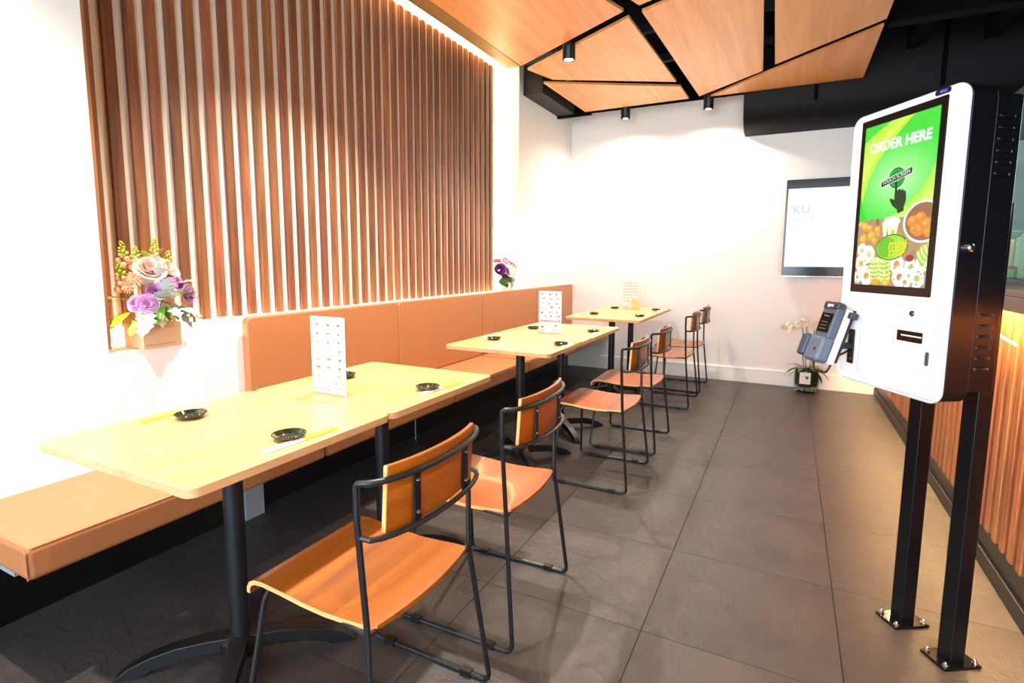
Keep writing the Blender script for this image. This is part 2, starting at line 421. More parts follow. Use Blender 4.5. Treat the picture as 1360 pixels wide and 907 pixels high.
spotlight(-.79, 5.68, 2.70, 'black cylinder spotlight hanging before the back wall, right one of the far pair', .42)
spotlight(-1.70, 2.15, 2.71, 'black cylinder spotlight over the nearest pair of tables', 1.5)
spotlight(-1.72, .45, 2.71, 'black cylinder spotlight over the near end of the banquette', 1.3)
spotlight(.55, .6, 2.71, 'black cylinder spotlight over the near aisle')

# ------------------------------------------------------------------ banquette
XS, XBK = -1.83, -2.30
def cushion(bm, x0, x1, y0, y1, z0, z1): bx(bm, x0, x1, y0, y1, z0, z1)
sy = [.64, 1.735, 2.815, 3.90, 5.0, YB-.002]
sl = ['tan leather bench seat nearest the camera with its open end showing', 'tan leather bench seat under the second table', 'tan leather bench seat in front of the third backrest panel, by the third table',
      'tan leather bench seat under the fourth table', 'last tan leather bench seat against the back wall']
for k in range(5):
    t = thing('banquette_bench', sl[k], 'bench', (XL+.008, sy[k], 0), 0, 'tan banquette seats')
    W = sy[k+1]-sy[k]; x1 = XS-XL-.008
    bm = bmesh.new(); bx(bm, 0, x1, .003, W-.003, .352, .45)
    obj('cushion', bm, M_leather, t, bevel=.018, bseg=3)
    bm = bmesh.new()
    P = [(.02, .004, .447), (x1-.012, .004, .447), (x1-.003, .004, .436), (x1-.003, .004, .36)]
    tube(bm, P, .0025, 5)
    P = [(x1-.004, .01, .447), (x1-.004, W-.01, .447)]; tube(bm, P, .002, 5)
    obj('piping', bm, M_piping, t)
    if k == 0:
        obj('support_block', B((.005, .065, .985, 1.085, 0, .352)), M_concrete, t)
        obj('support_bracket', B((.0, .24, .06, .10, .27, .352)), M_concrete, t)
    elif k == 2:
        bm = bmesh.new(); tube(bm, [(.022, .19, 0), (.022, .19, .352)], .006, 8); obj('support_leg', bm, M_chrome, t, smooth='auto')
by = [1.70, 2.82, 3.92, 5.02, YB-.004]
bl = ['tan leather backrest panel nearest the camera, behind the second table', 'second tan leather backrest panel from the camera', 'third tan leather backrest panel from the camera, below the small purple flowers', 'last tan leather backrest panel ending at the back wall']
for k in range(4):
    t = thing('upholstered_panel', bl[k], 'backrest', (XL+.001, by[k], .452), 0, 'tan banquette backrests')
    W = by[k+1]-by[k]
    bm = bmesh.new()
    p = rrect(.002, W-.002, 0, .522, .03, 5)
    # profile extruded along x
    a = [bm.verts.new((0, q[0], q[1])) for q in p]; b = [bm.verts.new((.046, q[0], q[1])) for q in p]
    bm.faces.new(a[::-1]); bm.faces.new(b)
    for i in range(len(p)): bm.faces.new((a[i], a[(i+1) % len(p)], b[(i+1) % len(p)], b[i]))
    obj('cushion', bm, M_leather, t, bevel=.009, bseg=3)
    bm = bmesh.new(); tube(bm, [(.04, .0045, .02), (.04, .0045, .49)], .0022, 5); obj('piping', bm, M_piping, t)

# ------------------------------------------------------------------ tables
def make_table():
    t = thing('cafe_table', '', 'table', (0, 0, 0))
    bm = bmesh.new(); prism(bm, rrect(-.34, .34, -.337, .337, .028), .725, .75, mi_side=1)
    obj('table_top', bm, [M_table, M_tedge], t, bevel=.003, bseg=2)
    bm = bmesh.new(); lathe(bm, [(0, .07), (.029, .07), (.029, .715), (0, .715)], 28); obj('post', bm, M_steel, t, smooth='auto')
    obj('mounting_plate', B((-.13, .13, -.13, .13, .715, .725)), M_steel, t)
    bm = bmesh.new(); lathe(bm, [(0, .03), (.058, .03), (.062, .05), (.06, .075), (.045, .085), (.03, .088), (0, .088)], 28); obj('base_hub', bm, M_castiron, t, smooth='auto')
    top = [(.03, .086), (.10, .085), (.18, .077), (.25, .060), (.31, .034), (.345, .006)]
    bot = [(.03, .04), (.10, .040), (.18, .034), (.245, .018), (.272, 0), (.345, 0)]
    for k in range(4):
        ang = R(43+90*k); bm = bmesh.new(); st = 0
        rings = []
        for (r, zt), (r2, zb) in zip(top, bot):
            w = .028-.010*(r-.03)/.3
            rings.append([bm.verts.new(v) for v in ((r2, -w, zb), (r2, w, zb), (r, w, zt), (r, -w, zt))])
        for a, b in zip(rings, rings[1:]):
            for i in range(4): bm.faces.new((a[i], a[(i+1) % 4], b[(i+1) % 4], b[i]))
        bm.faces.new(rings[0][::-1]); bm.faces.new(rings[-1])
        xform(bm, Matrix.Rotation(ang, 4, 'Z'))
        obj('foot', bm, M_castiron, t, bevel=.004, bseg=2)
    return t
T = [(-1.475, 1.02, 'square maple cafe table nearest the camera'),
     (-1.475, 1.70, 'square maple cafe table with a menu stand, pushed against the nearest table'),
     (-1.465, 2.985, 'third maple cafe table from the camera, front one of the middle pair'),
     (-1.465, 3.665, 'fourth maple cafe table from the camera, with a picture menu stand'),
     (-1.445, 4.87, 'fifth maple cafe table, front one of the far pair'),
     (-1.445, 5.55, 'farthest maple cafe table, before the white back wall')]
pt = make_table()
for i, (x, y, lab) in enumerate(T): place(pt, i == 0, (x, y, 0), 0, lab, 'square cafe tables')

# ------------------------------------------------------------------ chairs (back towards +x)
def ring_x(y, h=.221, a=.19, b=.068): return a+b*math.sqrt(max(0, 1-(y/h)**2))
def make_chair():
    t = thing('cafe_chair', '', 'chair')
    # seat shell
    prof = [(-.226, .410), (-.225, .426), (-.216, .440), (-.198, .449), (-.17, .452), (-.10, .448), (-.03, .442), (.04, .440), (.10, .443), (.15, .447), (.178, .449), (.192, .449)]
    def sf(i, v, dz):
        x, z = prof[i]; s = 2*v-1; yy = s*.194
        if i >= 9:
            x += .018*(1-s*s)*(i-8)/3; 
            yy *= 1-.055*max(0, (i-9)/2)**2
        nx, nz = prof[min(i+1, 11)][0]-prof[max(i-1, 0)][0], prof[min(i+1, 11)][1]-prof[max(i-1, 0)][1]
        l = math.hypot(nx, nz); return (x+nz/l*dz, yy, z-nx/l*dz)
    bm = bmesh.new(); nu, nv = 11, 8
    A = [[bm.verts.new(sf(i, j/nv, 0)) for j in range(nv+1)] for i in range(nu+1)]
    Bb = [[bm.verts.new(sf(i, j/nv, .012)) for j in range(nv+1)] for i in range(nu+1)]
    for i in range(nu):
        for j in range(nv):
            bm.faces.new((A[i][j], A[i+1][j], A[i+1][j+1], A[i][j+1])); bm.faces.new((Bb[i][j], Bb[i][j+1], Bb[i+1][j+1], Bb[i+1][j]))
        for j in (0, nv): bm.faces.new((A[i][j], A[i+1][j], Bb[i+1][j], Bb[i][j])).material_index = 1
    for j in range(nv):
        for i in (0, nu): bm.faces.new((A[i][j], A[i][j+1], Bb[i][j+1], Bb[i][j])).material_index = (1 if i == 0 else 0)
    obj('seat', bm, [M_seat, M_ply], t, smooth='auto')
    # backrest shell
    bm = bmesh.new(); H_ = .176
    def bf(u, v, off):
        yy = (2*u-1)*H_; z = .662+.156*v; x = ring_x(yy, .226)-.012-off - .010*(1-v) + .004
        return (x, yy, z)
    nu, nv = 16, 4
    A = [[bm.verts.new(bf(i/nu, j/nv, 0)) for j in range(nv+1)] for i in range(nu+1)]
    Bb = [[bm.verts.new(bf(i/nu, j/nv, .013)) for j in range(nv+1)] for i in range(nu+1)]
    for i in range(nu):
        for j in range(nv):
            bm.faces.new((A[i][j], A[i+1][j], A[i+1][j+1], A[i][j+1])); bm.faces.new((Bb[i][j], Bb[i][j+1], Bb[i+1][j+1], Bb[i+1][j]))
        for j in (0, nv): bm.faces.new((A[i][j], A[i+1][j], Bb[i+1][j], Bb[i][j]))
    for j in range(nv):
        for i in (0, nu): bm.faces.new((A[i][j], A[i][j+1], Bb[i][j+1], Bb[i][j])).material_index = 1
    obj('backrest', bm, [M_seat, M_ply], t, bevel=.004, bseg=2)
    rr = .0075
    for s in (-1, 1):
        bm = bmesh.new()
        P = rounded([(-.165, s*.165, .432), (-.180, s*.178, .40), (-.205, s*.250, .0085), (.232, s*.250, .0085), (.186, s*.208, .445), (.178, s*.221, .70)], .028, 5)
        tube(bm, P, rr, 8); obj('side_frame', bm, M_steel, t, smooth='auto')
        for gxx in (-.14, .15):
            obj('glide', B((gxx-.018, gxx+.018, s*.250-.011, s*.250+.011, 0, .019)), M_castiron, t)
        bm = bmesh.new()
        y0 = s*.10; xb = ring_x(y0)
        for i in (0,): 
            bx(bm, xb-.010, xb-.005, y0-.011, y0+.011, .664, .786)
        xform(bm, Matrix.Translation((0, 0, 0)))
        br = obj('back_bracket', bm, M_castiron, t)
        for z in (.69, .765):
            bm = bmesh.new(); lathe(bm, [(0, 0), (.0055, 0), (.0045, .004), (0, .005)], 10)
            xform(bm, Matrix.Translation((xb-.005, y0, z)) @ Matrix.Rotation(R(90), 4, 'Y')); obj('bolt', bm, M_chrome, br)
    ys = [-.214, -.195, -.165, -.13, -.09, -.045, 0, .045, .09, .13, .165, .195, .214]
    bm = bmesh.new()
    P = rounded([(.178, -.221, .70), (.178, -.221, .788), (ring_x(-.214), -.220, .790)], .03, 5)[:-1] + [(ring_x(y), y, .790) for y in ys] + rounded([(ring_x(.214), .220, .790), (.178, .221, .788), (.178, .221, .70)], .03, 5)[1:]
    tube(bm, P, rr, 8); obj('top_rail', bm, M_steel, t, smooth='auto')
    bm = bmesh.new(); P = [(.180, -.218, .668)]+[(ring_x(y), y, .666) for y in ys]+[(.180, .218, .668)]
    tube(bm, P, rr*.9, 8); obj('lower_rail', bm, M_steel, t, smooth='auto')
    bm = bmesh.new(); tube(bm, [(.188, -.210, .437), (.188, .210, .437)], rr*.8, 8); tube(bm, [(-.16, -.168, .430), (-.16, .168, .430)], rr*.8, 8)
    for s in (-1, 1): tube(bm, [(-.165, s*.165, .4295), (0, s*.17, .4225), (.188, s*.208, .437)], rr*.7, 8)
    obj('seat_rail', bm, M_steel, t, smooth='auto')
    return t
CH = [(-.957, 1.035, 0, 'wood and black steel chair nearest the camera'),
      (-.955, 1.665, 1, 'wood and black steel chair second from the camera, at the menu table'),
      (-.945, 3.00, 0, 'wood and black steel chair third from the camera, front one at the middle tables'),
      (-.945, 3.665, 1, 'wood and black steel chair fourth from the camera, rear one at the middle tables'),
      (-.93, 4.89, 0, 'wood and black steel chair fifth from the camera, front one at the far tables'),
      (-.93, 5.54, 0, 'farthest wood and black steel chair, nearest the back wall')]
pc = make_chair()
for i, (x, y, rz, lab) in enumerate(CH): place(pc, i == 0, (x, y, 0), R(rz), lab, 'plywood chairs along the tables')

# ------------------------------------------------------------------ things on the tables
def make_dish():
    t = thing('sauce_dish', '', 'dish')
    bm = bmesh.new(); lathe(bm, [(0, .003), (.026, .003), (.036, .007), (.0435, .0155), (.0455, .0165), (.0465, .015), (.038, .005), (.028, .002), (.024, 0), (0, 0)], 32)
    obj('bowl', bm, M_dish, t, smooth=True)
    bm = bmesh.new(); lathe(bm, [(.0445, .0152), (.046, .0172), (.0472, .0152)], 32); obj('rim', bm, mat('dark_brown_glaze', '2a1a10', .12), t, smooth=True)
    return t
DS = [(-1.665, 1.024, 'dark green sauce dish on the nearest table, wall side'), (-1.225, 1.026, 'dark green sauce dish on the nearest table, aisle side'),
      (-1.668, 1.695, 'dark green sauce dish half hidden behind the nearest menu stand'), (-1.226, 1.682, 'dark green sauce dish on the second table, aisle side'),
      (-1.647, 2.972, 'dark sauce dish on the third table, wall side'), (-1.19, 2.969, 'dark sauce dish on the third table, aisle side'),
      (-1.664, 3.60, 'dark sauce dish left of the picture menu stand'), (-1.21, 3.626, 'dark sauce dish on the fourth table, aisle side'),
      (-1.621, 4.869, 'dark sauce dish on the fifth table, wall side'), (-1.188, 4.87, 'dark sauce dish on the fifth table, aisle side'),
      (-1.63, 5.575, 'dark sauce dish on the farthest table, wall side'), (-1.194, 5.565, 'dark sauce dish on the farthest table, aisle side')]
pd = make_dish()
for i, (x, y, lab) in enumerate(DS): place(pd, i == 0, (x, y, .750), 0, lab, 'dark sauce dishes on the tables')
M_lime = mat('lime_paper_sleeve', 'd8e23a', .6); 
def make_chop(wf):
    t = thing('chopstick_packet', '', 'chopsticks')
    a, b = (-.118, .0) if not wf else (.0, .118)
    obj('sleeve', B((-.0125, .0125, a, b, 0, .006)), M_lime, t, bevel=.002)
    bm = bmesh.new(); c, d = (b, b+.118) if not wf else (a-.118, a)
    bx(bm, -.012, .012, c, d, .0005, .0055); obj('white_wrapper', bm, M_paper, t, bevel=.0015)
    return t
CP = [(-1.748, 1.035, 0, 0, 'lime and white chopstick packet on the nearest table, wall side'), (-1.183, 1.036, 1, -3, 'white and lime chopstick packet on the nearest table, aisle side'),
      (-1.760, 1.707, 0, -2, 'chopstick packet behind the nearest menu stand'), (-1.190, 1.725, 1, -5, 'white and lime chopstick packet on the second table, aisle side'),
      (-1.735, 2.985, 0, 0, 'chopstick packet on the third table, wall side'), (-1.146, 3.03, 1, -4, 'chopstick packet on the third table, aisle side'),
      (-1.745, 3.63, 0, 0, 'chopstick packet on the fourth table, wall side'), (-1.17, 3.665, 1, -4, 'chopstick packet on the fourth table, aisle side'),
      (-1.705, 4.86, 0, 0, 'chopstick packet on the fifth table, wall side'), (-1.142, 4.98, 1, -4, 'chopstick packet on the fifth table, aisle side'),
      (-1.71, 5.6, 0, 0, 'chopstick packet on the farthest table, wall side'), (-1.15, 5.6, 1, -4, 'chopstick packet on the farthest table, aisle side')]
pcs = {}
for x, y, k, rz, lab in CP:
    first = k not in pcs
    if first: pcs[k] = make_chop(k)
    place(pcs[k], first, (x, y, .750), R(rz), lab, 'chopstick packets on the tables')

M_print = attr_mat('printed_sheet', 0, .35)
FOOD = ['c8743a', 'a8542c', 'd99a52', '7a4a30', 'b33a2a', 'e0b060', '8a9a4a', '5a4a44', 'cf8f78']
def menu_shapes(kind, rnd):
    W_, H_ = .168, .286; s = [(rectp(0, W_, 0, H_), 'fbfaf6')]
    def blob(cx, cy, r, col):
        s.append((ell(cx, cy, r*1.1, r*.62, 10), 'efe8e2')); s.append((ell(cx+rnd.uniform(-.2, .2)*r, cy+.0005, r*rnd.uniform(.5, .9), r*rnd.uniform(.28, .45), 7, rot=rnd.uniform(-.4, .4)), col))
        for _ in range(3): s.append((ell(cx+rnd.uniform(-.5, .5)*r, cy+rnd.uniform(-.25, .3)*r, r*.28, r*.2, 6), rnd.choice(FOOD)))
    def line(x, y, w, col='4a4644', h=.0022): s.append((rectp(x, x+w, y, y+h), col))
    if kind == 'grid':
        for row in range(7):
            y = .262-.032*row
            for c in range(3):
                x = .006+.054*c
                line(x, y+.010, .028+rnd.random()*.014); line(x, y+.006, .03, '9a938e', .001); 
                if rnd.random() < .92: blob(x+.026, y-.006, .0135, rnd.choice(FOOD))
        s.append((rectp(0, .100, 0, .030), 'e4e6f2')); s.append((rectp(.085, W_, .012, .066), 'e2ecc0'))
        for k in range(4): blob(.100+.019*k, .040, .008, rnd.choice(FOOD)); line(.1+.018*k, .022, .013)
        for k in range(4): blob(.02+.022*k, .014, .009, 'b0746a')
    elif kind == 'plates':
        for row in range(6):
            for c in range(3):
                blob(.028+.052*c+rnd.uniform(-.008, .008)+(.012 if row % 2 else 0), .264-.031*row+rnd.uniform(-.005, .005), .0145, rnd.choice(FOOD))
        s.append((rectp(0, W_, .068, .090), 'e6d2cc'))
        for k in range(10): s.append((ell(.012+.016*k, .079, .006, .007, 7, rot=.6), rnd.choice(['8a5a6a', '7a3a3a', 'b07a80'])))
        s.append((rectp(0, .055, 0, .066), 'd8dce6')); blob(.028, .036, .018, '7a5a50'); line(.006, .01, .04)
        s.append((rectp(.06, .1, .004, .062), 'ffffff')); blob(.128, .046, .016, 'c06a50'); blob(.118, .02, .011, 'cf8f78'); line(.1, .006, .05, '6a6a90')
    else:
        for row in range(7):
            y = .268-.031*row; col = ['8a6a80', 'a05a50', 'a8604a', 'b06a50', 'b0804a', 'c8a040', 'b0a040'][row]
            for c in range(8): blob(.012+.0205*c, y, .0085, rnd.choice([col, rnd.choice(FOOD)]))
            line(.006, y-.011, .15, '6a6066', .0014)
        s.append((rectp(.088, W_, .0, .098), 'e0d070')); s.append((rectp(.0, .07, 0, .03), 'f2ecec'))
        for k in range(8): blob(.098+.018*(k % 4), .07-.03*(k//4), .008, rnd.choice(['c8a040', 'b06a50', 'a0a040']))
        for k in range(3): line(.01, .008+.007*k, .055, '8a4a50', .003)
    return s, (0, W_, 0, H_)
M_acr = glass('clear_acrylic', 'f6fbfb')
for kind, x, y, lab, rz in (('grid', -1.506, 1.452, 'upright menu stand with small rows of dishes and a pale green corner, nearest the camera', .2),
                        ('plates', -1.466, 3.448, 'upright menu stand with round plate pictures, on the middle tables', .5),
                        ('rows', -1.462, 5.585, 'upright menu stand with coloured rows and a yellow block, on the farthest table', 0)):
    t = thing('menu_stand', lab, 'menu stand', (x, y, .75), R(rz), 'upright table menu stands')
    bm = B((-.088, .088, -.0035, -.0020, .002, .294), (-.088, .088, .0020, .0035, .002, .294), (-.088, .088, -.03, .03, 0, .0025))
    obj('acrylic_holder', bm, M_acr, t)
    card = obj('card', B((-.084, .084, -.0012, .0012, .0035, .2905)), M_paper, t)
    sh, rc = menu_shapes(kind, random.Random(11))
    canvas('printed_menu', sh, rc, Matrix.Translation((-.084, -.00126, .0038)) @ Matrix.Rotation(R(90), 4, 'X'), M_print, card, step=.000004)

# ------------------------------------------------------------------ service counter
ct = thing('service_counter', 'long service counter with ribbed timber front and lit underside along the right wall', 'counter', (.77, -1.2, 0))
CL = YB-.001+1.2
obj('carcass', B((.04, .75, 0, CL, 0, 1.13)), M_blackg, ct)
obj('kick_plate', B((0, .04, 0, CL, 0, .07)), mat('dark_tile_kick', '181615', .45), ct, bevel=.003)
obj('lower_panel', B((.012, .04, 0, CL, .07, .168)), M_blackg, ct)
obj('backing', B((.034, .041, 0, CL, .168, 1.12)), mat('counter_backing_timber', 'a06844', .6), ct)
s0 = None; y = .02
while y+.05 < CL:
    if s0 is None:
        bm = bmesh.new(); prism(bm, [(0, 0), (.004, -.003+.003), (.034, 0), (.034, .06), (.012, .06), (.0, .044)], .165, 1.125)
        s0 = obj('slat', bm, M_slatc, ct); o = s0
    else:
        o = s0.copy(); COL.objects.link(o)
    o.location = (0, y, random.uniform(-.004, .004)); y += .0868
obj('worktop', B((-.06, .78, 0, CL, 1.13, 1.155), (-.06, -.045, 0, CL, 1.075, 1.13)), mat('brown_stone_top', '7c5a44', .35, noise=.15), ct, bevel=.003)
lu = obj('led_strip', B((-.04, -.025, .02, CL-.02, 1.122, 1.129)), M_ledw, ct); lu['label'] = 'warm light strip tucked under the worktop lip'
# white cable at the counter front
bm = bmesh.new(); tube(bm, catmull([(.73, 2.93, 1.09), (.735, 2.86, 1.03), (.745, 2.75, .97), (.755, 2.6, .95)], 6), .006, 6)
tag(obj('cable', bm, M_white), 'white cable hanging below the counter top behind the kiosk', 'cable')
# display case on the counter
dc = thing('display_case', 'brightly lit glass display case on the counter behind the kiosk', 'display case', (.86, 2.45, 1.155))
obj('frame', B((0, .5, 0, 1.9, 0, .02), (0, .5, 0, 1.9, .82, .86), (.47, .5, 0, 1.9, .02, .82), (0, .02, 0, .02, .02, .82), (0, .02, 1.88, 1.9, .02, .82)), M_kblack, dc)
obj('glass_front', B((.004, .010, .02, 1.88, .02, .82)), glass('case_glass', 'dff6f2'), dc)
obj('light_panel', B((.46, .468, .03, 1.87, .30, .8)), emis('case_light', 'd8fff4', 5), dc)
obj('shelf', B((.03, .46, .02, 1.88, .28, .29)), M_acr, dc)
rnd = random.Random(3); pk = None
for i in range(24):
    lab = 'small clear food pack with orange and white filling in the display case'
    t = thing('food_pack', lab, 'food pack', (.86+.05+.11*(i % 2), 2.45+.05+.15*(i//2), 1.175), 0, 'food packs in the display case')
    bm = bmesh.new(); bx(bm, 0, .09, 0, .12, .0, .045+.16*(rnd.random() < .6)); 
    obj('tray', bm, mat('pack_wrap_%d' % (i % 4), ['e9d9c8', 'd98f6a', 'cfc3a8', 'e8e4e0'][i % 4], .3, noise=.4, nscale=60) if i < 4 else bpy.data.materials['pack_wrap_%d' % (i % 4)], t, bevel=.008)
    bm = bmesh.new(); lathe(bm, [(0, 0), (.02, 0), (.022, .01), (0, .018)], 10, (.045, .06, bpy.data.objects[t.children[0].name].data.vertices[1].co.z)); obj('garnish', bm, bpy.data.materials['pack_wrap_1'] if 'pack_wrap_1' in bpy.data.materials else M_lime, t, smooth=True)

# ------------------------------------------------------------------ ordering kiosk
kz = thing('ordering_kiosk', 'white and black self-ordering kiosk with a green touch screen on two posts', 'kiosk', (.47, 2.12, 0), R(-57.5))
def slab(pts, y0, y1):           # outline in (x,z), extruded along y
    bm = bmesh.new(); a = [bm.verts.new((x, y0, z)) for x, z in pts]; b = [bm.verts.new((x, y1, z)) for x, z in pts]
    bm.faces.new(a); bm.faces.new(b[::-1]); n = len(pts)
    for i in range(n): bm.faces.new((a[i], b[i], b[(i+1) % n], a[(i+1) % n]))
    return bm
for s, lab in ((-1, ''), (1, '')):
    p = obj('post', B((s*.095-.025, s*.095+.025, -.025, .025, .008, 1.42)), M_kblack, kz, bevel=.004)
    pl = obj('base_plate', B((s*.095-.046, s*.095+.046, -.063, .063, 0, .009)), mat('black_gloss_plate', '101012', .12, metal=.4) if s < 0 else bpy.data.materials['black_gloss_plate'], kz, bevel=.002)
    for dx in (-.034, .034):
        for dy in (-.050, .050):
            bm = bmesh.new(); lathe(bm, [(0, .024), (.004, .023), (.006, .018), (.006, .015), (.0085, .014), (.0085, .009), (0, .009)], 12, (s*.095+dx, dy, 0)); obj('anchor_bolt', bm, M_chrome, pl, smooth='auto')
BU0, BU1, BZ0, BZ1 = -.258, .165, .845, 1.732
obj('body', slab(rrect(BU0+.004, BU1-.003, BZ0+.004, BZ1-.003, .036, 8), -.178, -.105), M_kblack, kz, bevel=.003)
obj('front_cover', slab(rrect(BU0, BU1, BZ0, BZ1, .038, 8), -.200, -.178), M_whiteg, kz, bevel=.010, bseg=4)
rb = obj('rear_housing', slab(rrect(BU0+.05, BU1-.004, BZ0+.035, BZ1-.03, .012, 4), -.105, -.028), M_kblack, kz, bevel=.003)
for z0 in (.945, 1.485):
    for k in range(6):
        z = z0+.0305*k+.005; bm = bmesh.new()
        n = 10; V = []
        for i in range(n+1):
            q = -1+2*i/n; h = math.sqrt(max(0, 1-q**4))
            V.append([bm.verts.new((BU1-.0045+.006*h*c, -.072+.025*q, z+dz*h)) for c, dz in ((0, -.007), (.9, -.006), (1, 0), (.3, .006), (0, .007))])
        for a, b in zip(V, V[1:]):
            for i in range(4): bm.faces.new((a[i], a[i+1], b[i+1], b[i]))
        bmesh.ops.remove_doubles(bm, verts=bm.verts, dist=1e-5)
        obj('louvre', bm, M_kblack, rb, smooth='auto')
bm = bmesh.new(); lathe(bm, [(0, .014), (.007, .014), (.011, .011), (.012, 0), (0, 0)], 20); xform(bm, Matrix.Translation((BU1-.003, -.150, 1.29)) @ Matrix.Rotation(R(90), 4, 'Y'))
obj('side_lock', bm, M_chrome, kz, smooth='auto')['label'] = 'round chrome lock on the black side'
YFc = -.200
bz = obj('screen_bezel', slab(rrect(-.208, .112, 1.150, 1.708, .004, 3), YFc-.0025, YFc), M_bezel, kz)
scrM = Matrix.Translation((0, YFc-.0028, 0)) @ Matrix.Rotation(R(90), 4, 'X')
SX0, SX1, SZ0, SZ1, SD = -.190, .092, 1.176, 1.685, 1.386
sh = [(rectp(SX0, SX1, SZ0, SZ1), '3fd83a')]
# green ground with soft centre, lime swooshes
for k in range(14): sh.append((ell(-.045, 1.50, .20-.0125*k, .155-.0105*k, 32), '%02x%02x%02x' % (0x3c+9*k, 0xd8+2*k, 0x3a+8*k)))
sh.append(([(SX0-.01, 1.63), (-.155, 1.655), (-.10, 1.677), (-.05, 1.70), (.03, 1.70), (-.02, 1.668), (-.075, 1.625), (-.125, 1.572), (-.16, 1.515), (-.178, 1.46), (-.19, 1.40)], 'bce84a'))
sh.append(([(SX0-.01, 1.56), (-.17, 1.60), (-.12, 1.64), (-.06, 1.675), (-.02, 1.70), (.005, 1.70), (-.05, 1.662), (-.11, 1.615), (-.155, 1.56), (-.182, 1.50)], 'd2f060'))
sh.append(([(-.09, SD), (-.04, 1.398), (.0, 1.42), (.04, 1.452), (.07, 1.49), (.095, 1.54), (.095, SD)], 'b4e84e'))
sh.append(([(-.04, SD), (.01, 1.405), (.055, 1.437), (.095, 1.49), (.095, SD)], 'ccf06a'))
sh.append(([(.04, SD), (.095, 1.41), (.095, SD)], '28c828'))
sh.append(([(SX0, SD), (SX0, 1.47), (-.180, 1.43), (-.165, 1.40), (-.15, SD)], '20d828'))
# ring, banner and pointing hand
cx, cz = -.045, 1.507
for r, c in ((.031, '10402a'), (.028, '1fa83a'), (.019, '0c5a26'), (.016, '2cc048'), (.008, '0e6a2a')): sh.append((ell(cx, cz, r, r, 24), c))
sh.append(([(cx-.062, cz-.024), (cx+.058, cz+.006), (cx+.058, cz+.026), (cx-.062, cz-.003)], 'f4fff4'))
sh.append(([(cx-.060, cz-.0222), (cx+.056, cz+.0070), (cx+.056, cz+.0245), (cx-.060, cz-.0045)], '123018'))
hand = [(-.004, .0), (.003, .002), (.006, -.028), (.014, -.022), (.021, -.028), (.026, -.024), (.033, -.032), (.037, -.029), (.041, -.042), (.042, -.062), (.036, -.078), (.037, -.090), (.014, -.097), (.011, -.085), (-.008, -.072), (-.020, -.056), (-.021, -.048), (-.012, -.050), (-.003, -.054)]
sh.append(([(cx+a, cz-.012+b) for a, b in hand], '173a1a'))
# food picture
sh.append((rectp(SX0, SX1, SZ0, SD), 'b39066'))
rr_ = random.Random(5)
for _ in range(26): sh.append((ell(rr_.uniform(SX0, SX1), rr_.uniform(SZ0, SD), .012, .008, 7, rot=rr_.random()*3), rr_.choice(['c89a66', '8f6c4c', 'dcb888', 'a08478'])))
for x, z, r in ((-.16, 1.365, .017), (-.165, 1.325, .018), (-.13, 1.335, .019), (-.105, 1.352, .014), (-.14, 1.36, .013), (-.115, 1.318, .013)):
    sh.append((ell(x, z, r, r*.9, 9), 'e2a238')); sh.append((ell(x-.003, z+.003, r*.6, r*.5, 7), 'f0c45a'))
for x in (-.075, -.055, -.035): sh.append(([(x-.014, 1.375), (x+.014, 1.378), (x+.002, 1.305)], 'f2f0c8'))
sh.append((ell(-.05, 1.375, .034, .016, 10), 'f2f4f0')); sh.append((ell(-.042, 1.335, .008, .014, 8), 'a8d040'))
sh.append((ell(.066, 1.368, .072, .062, 28), 'f4f2ee')); sh.append((ell(.066, 1.368, .064, .055, 26), '9a6a48'))
for x, z, r in ((.03, 1.37, .022), (.05, 1.345, .024), (.078, 1.36, .024), (.055, 1.38, .02), (.085, 1.335, .016), (.035, 1.345, .014)):
    sh.append((ell(x, z, r, r*.85, 9), 'dc8c38')); sh.append((ell(x-.004, z+.005, r*.55, r*.4, 7), 'eaa658'))
def roll(x, z, r, c='e8a040'):
    r *= 1.28
    sh.append((ell(x, z, r*1.03, r*1.15, 8, rot=.3), 'dfe6ec')); sh.append((ell(x-.001, z+.002, r*.9, r, 8, rot=.3), 'fbfdff')); sh.append((ell(x, z, r*.42, r*.4, 6), c)); sh.append((ell(x+r*.2, z-r*.2, r*.2, r*.2, 5), 'b0d060'))
for x, z, r, c in ((-.165, 1.288, .017, 'e8c040'), (-.135, 1.275, .021, 'f0d070'), (-.165, 1.245, .021, 'e8b040'), (-.138, 1.205, .023, 'd8904a'), (-.178, 1.20, .014, '90c070'), (-.017, 1.245, .022, 'e09040'), (-.002, 1.205, .023, 'c87a40'), (.035, 1.237, .018, '9ac060'), (.075, 1.245, .018, 'c0d060'), (.062, 1.203, .021, 'a8c860'), (.02, 1.19, .016, 'c0a050')): roll(x, z, r, c)
def green_roll(x, z, rot, n=5):
    ca, sa = math.cos(rot), math.sin(rot)
    for k in range(n):
        for w, c in ((.0, '88c030'), (.004, 'd8ee90')): 
            cx_, cz_ = x-sa*(k*.014+w), z+ca*(k*.014+w)
            sh.append((ell(cx_, cz_, .024, .010, 10, rot=rot), c))
green_roll(-.098, 1.196, .15); green_roll(-.058, 1.196, .12); green_roll(.068, 1.262, -.9, 4)
sh.append((ell(-.098, 1.188, .018, .010, 8), 'eea83a')); sh.append((ell(-.056, 1.188, .018, .010, 8), 'eec03a')); sh.append((ell(.03, 1.262, .016, .011, 8), '9a3a20'))
for _ in range(60): sh.append((ell(rr_.uniform(SX0, SX1), rr_.uniform(SZ0, 1.26), rr_.uniform(.002, .005), .003, 6, rot=rr_.random()*3), rr_.choice(['c8d8a0', 'd89050', 'e8e8e0', '90a860', 'b08060'])))
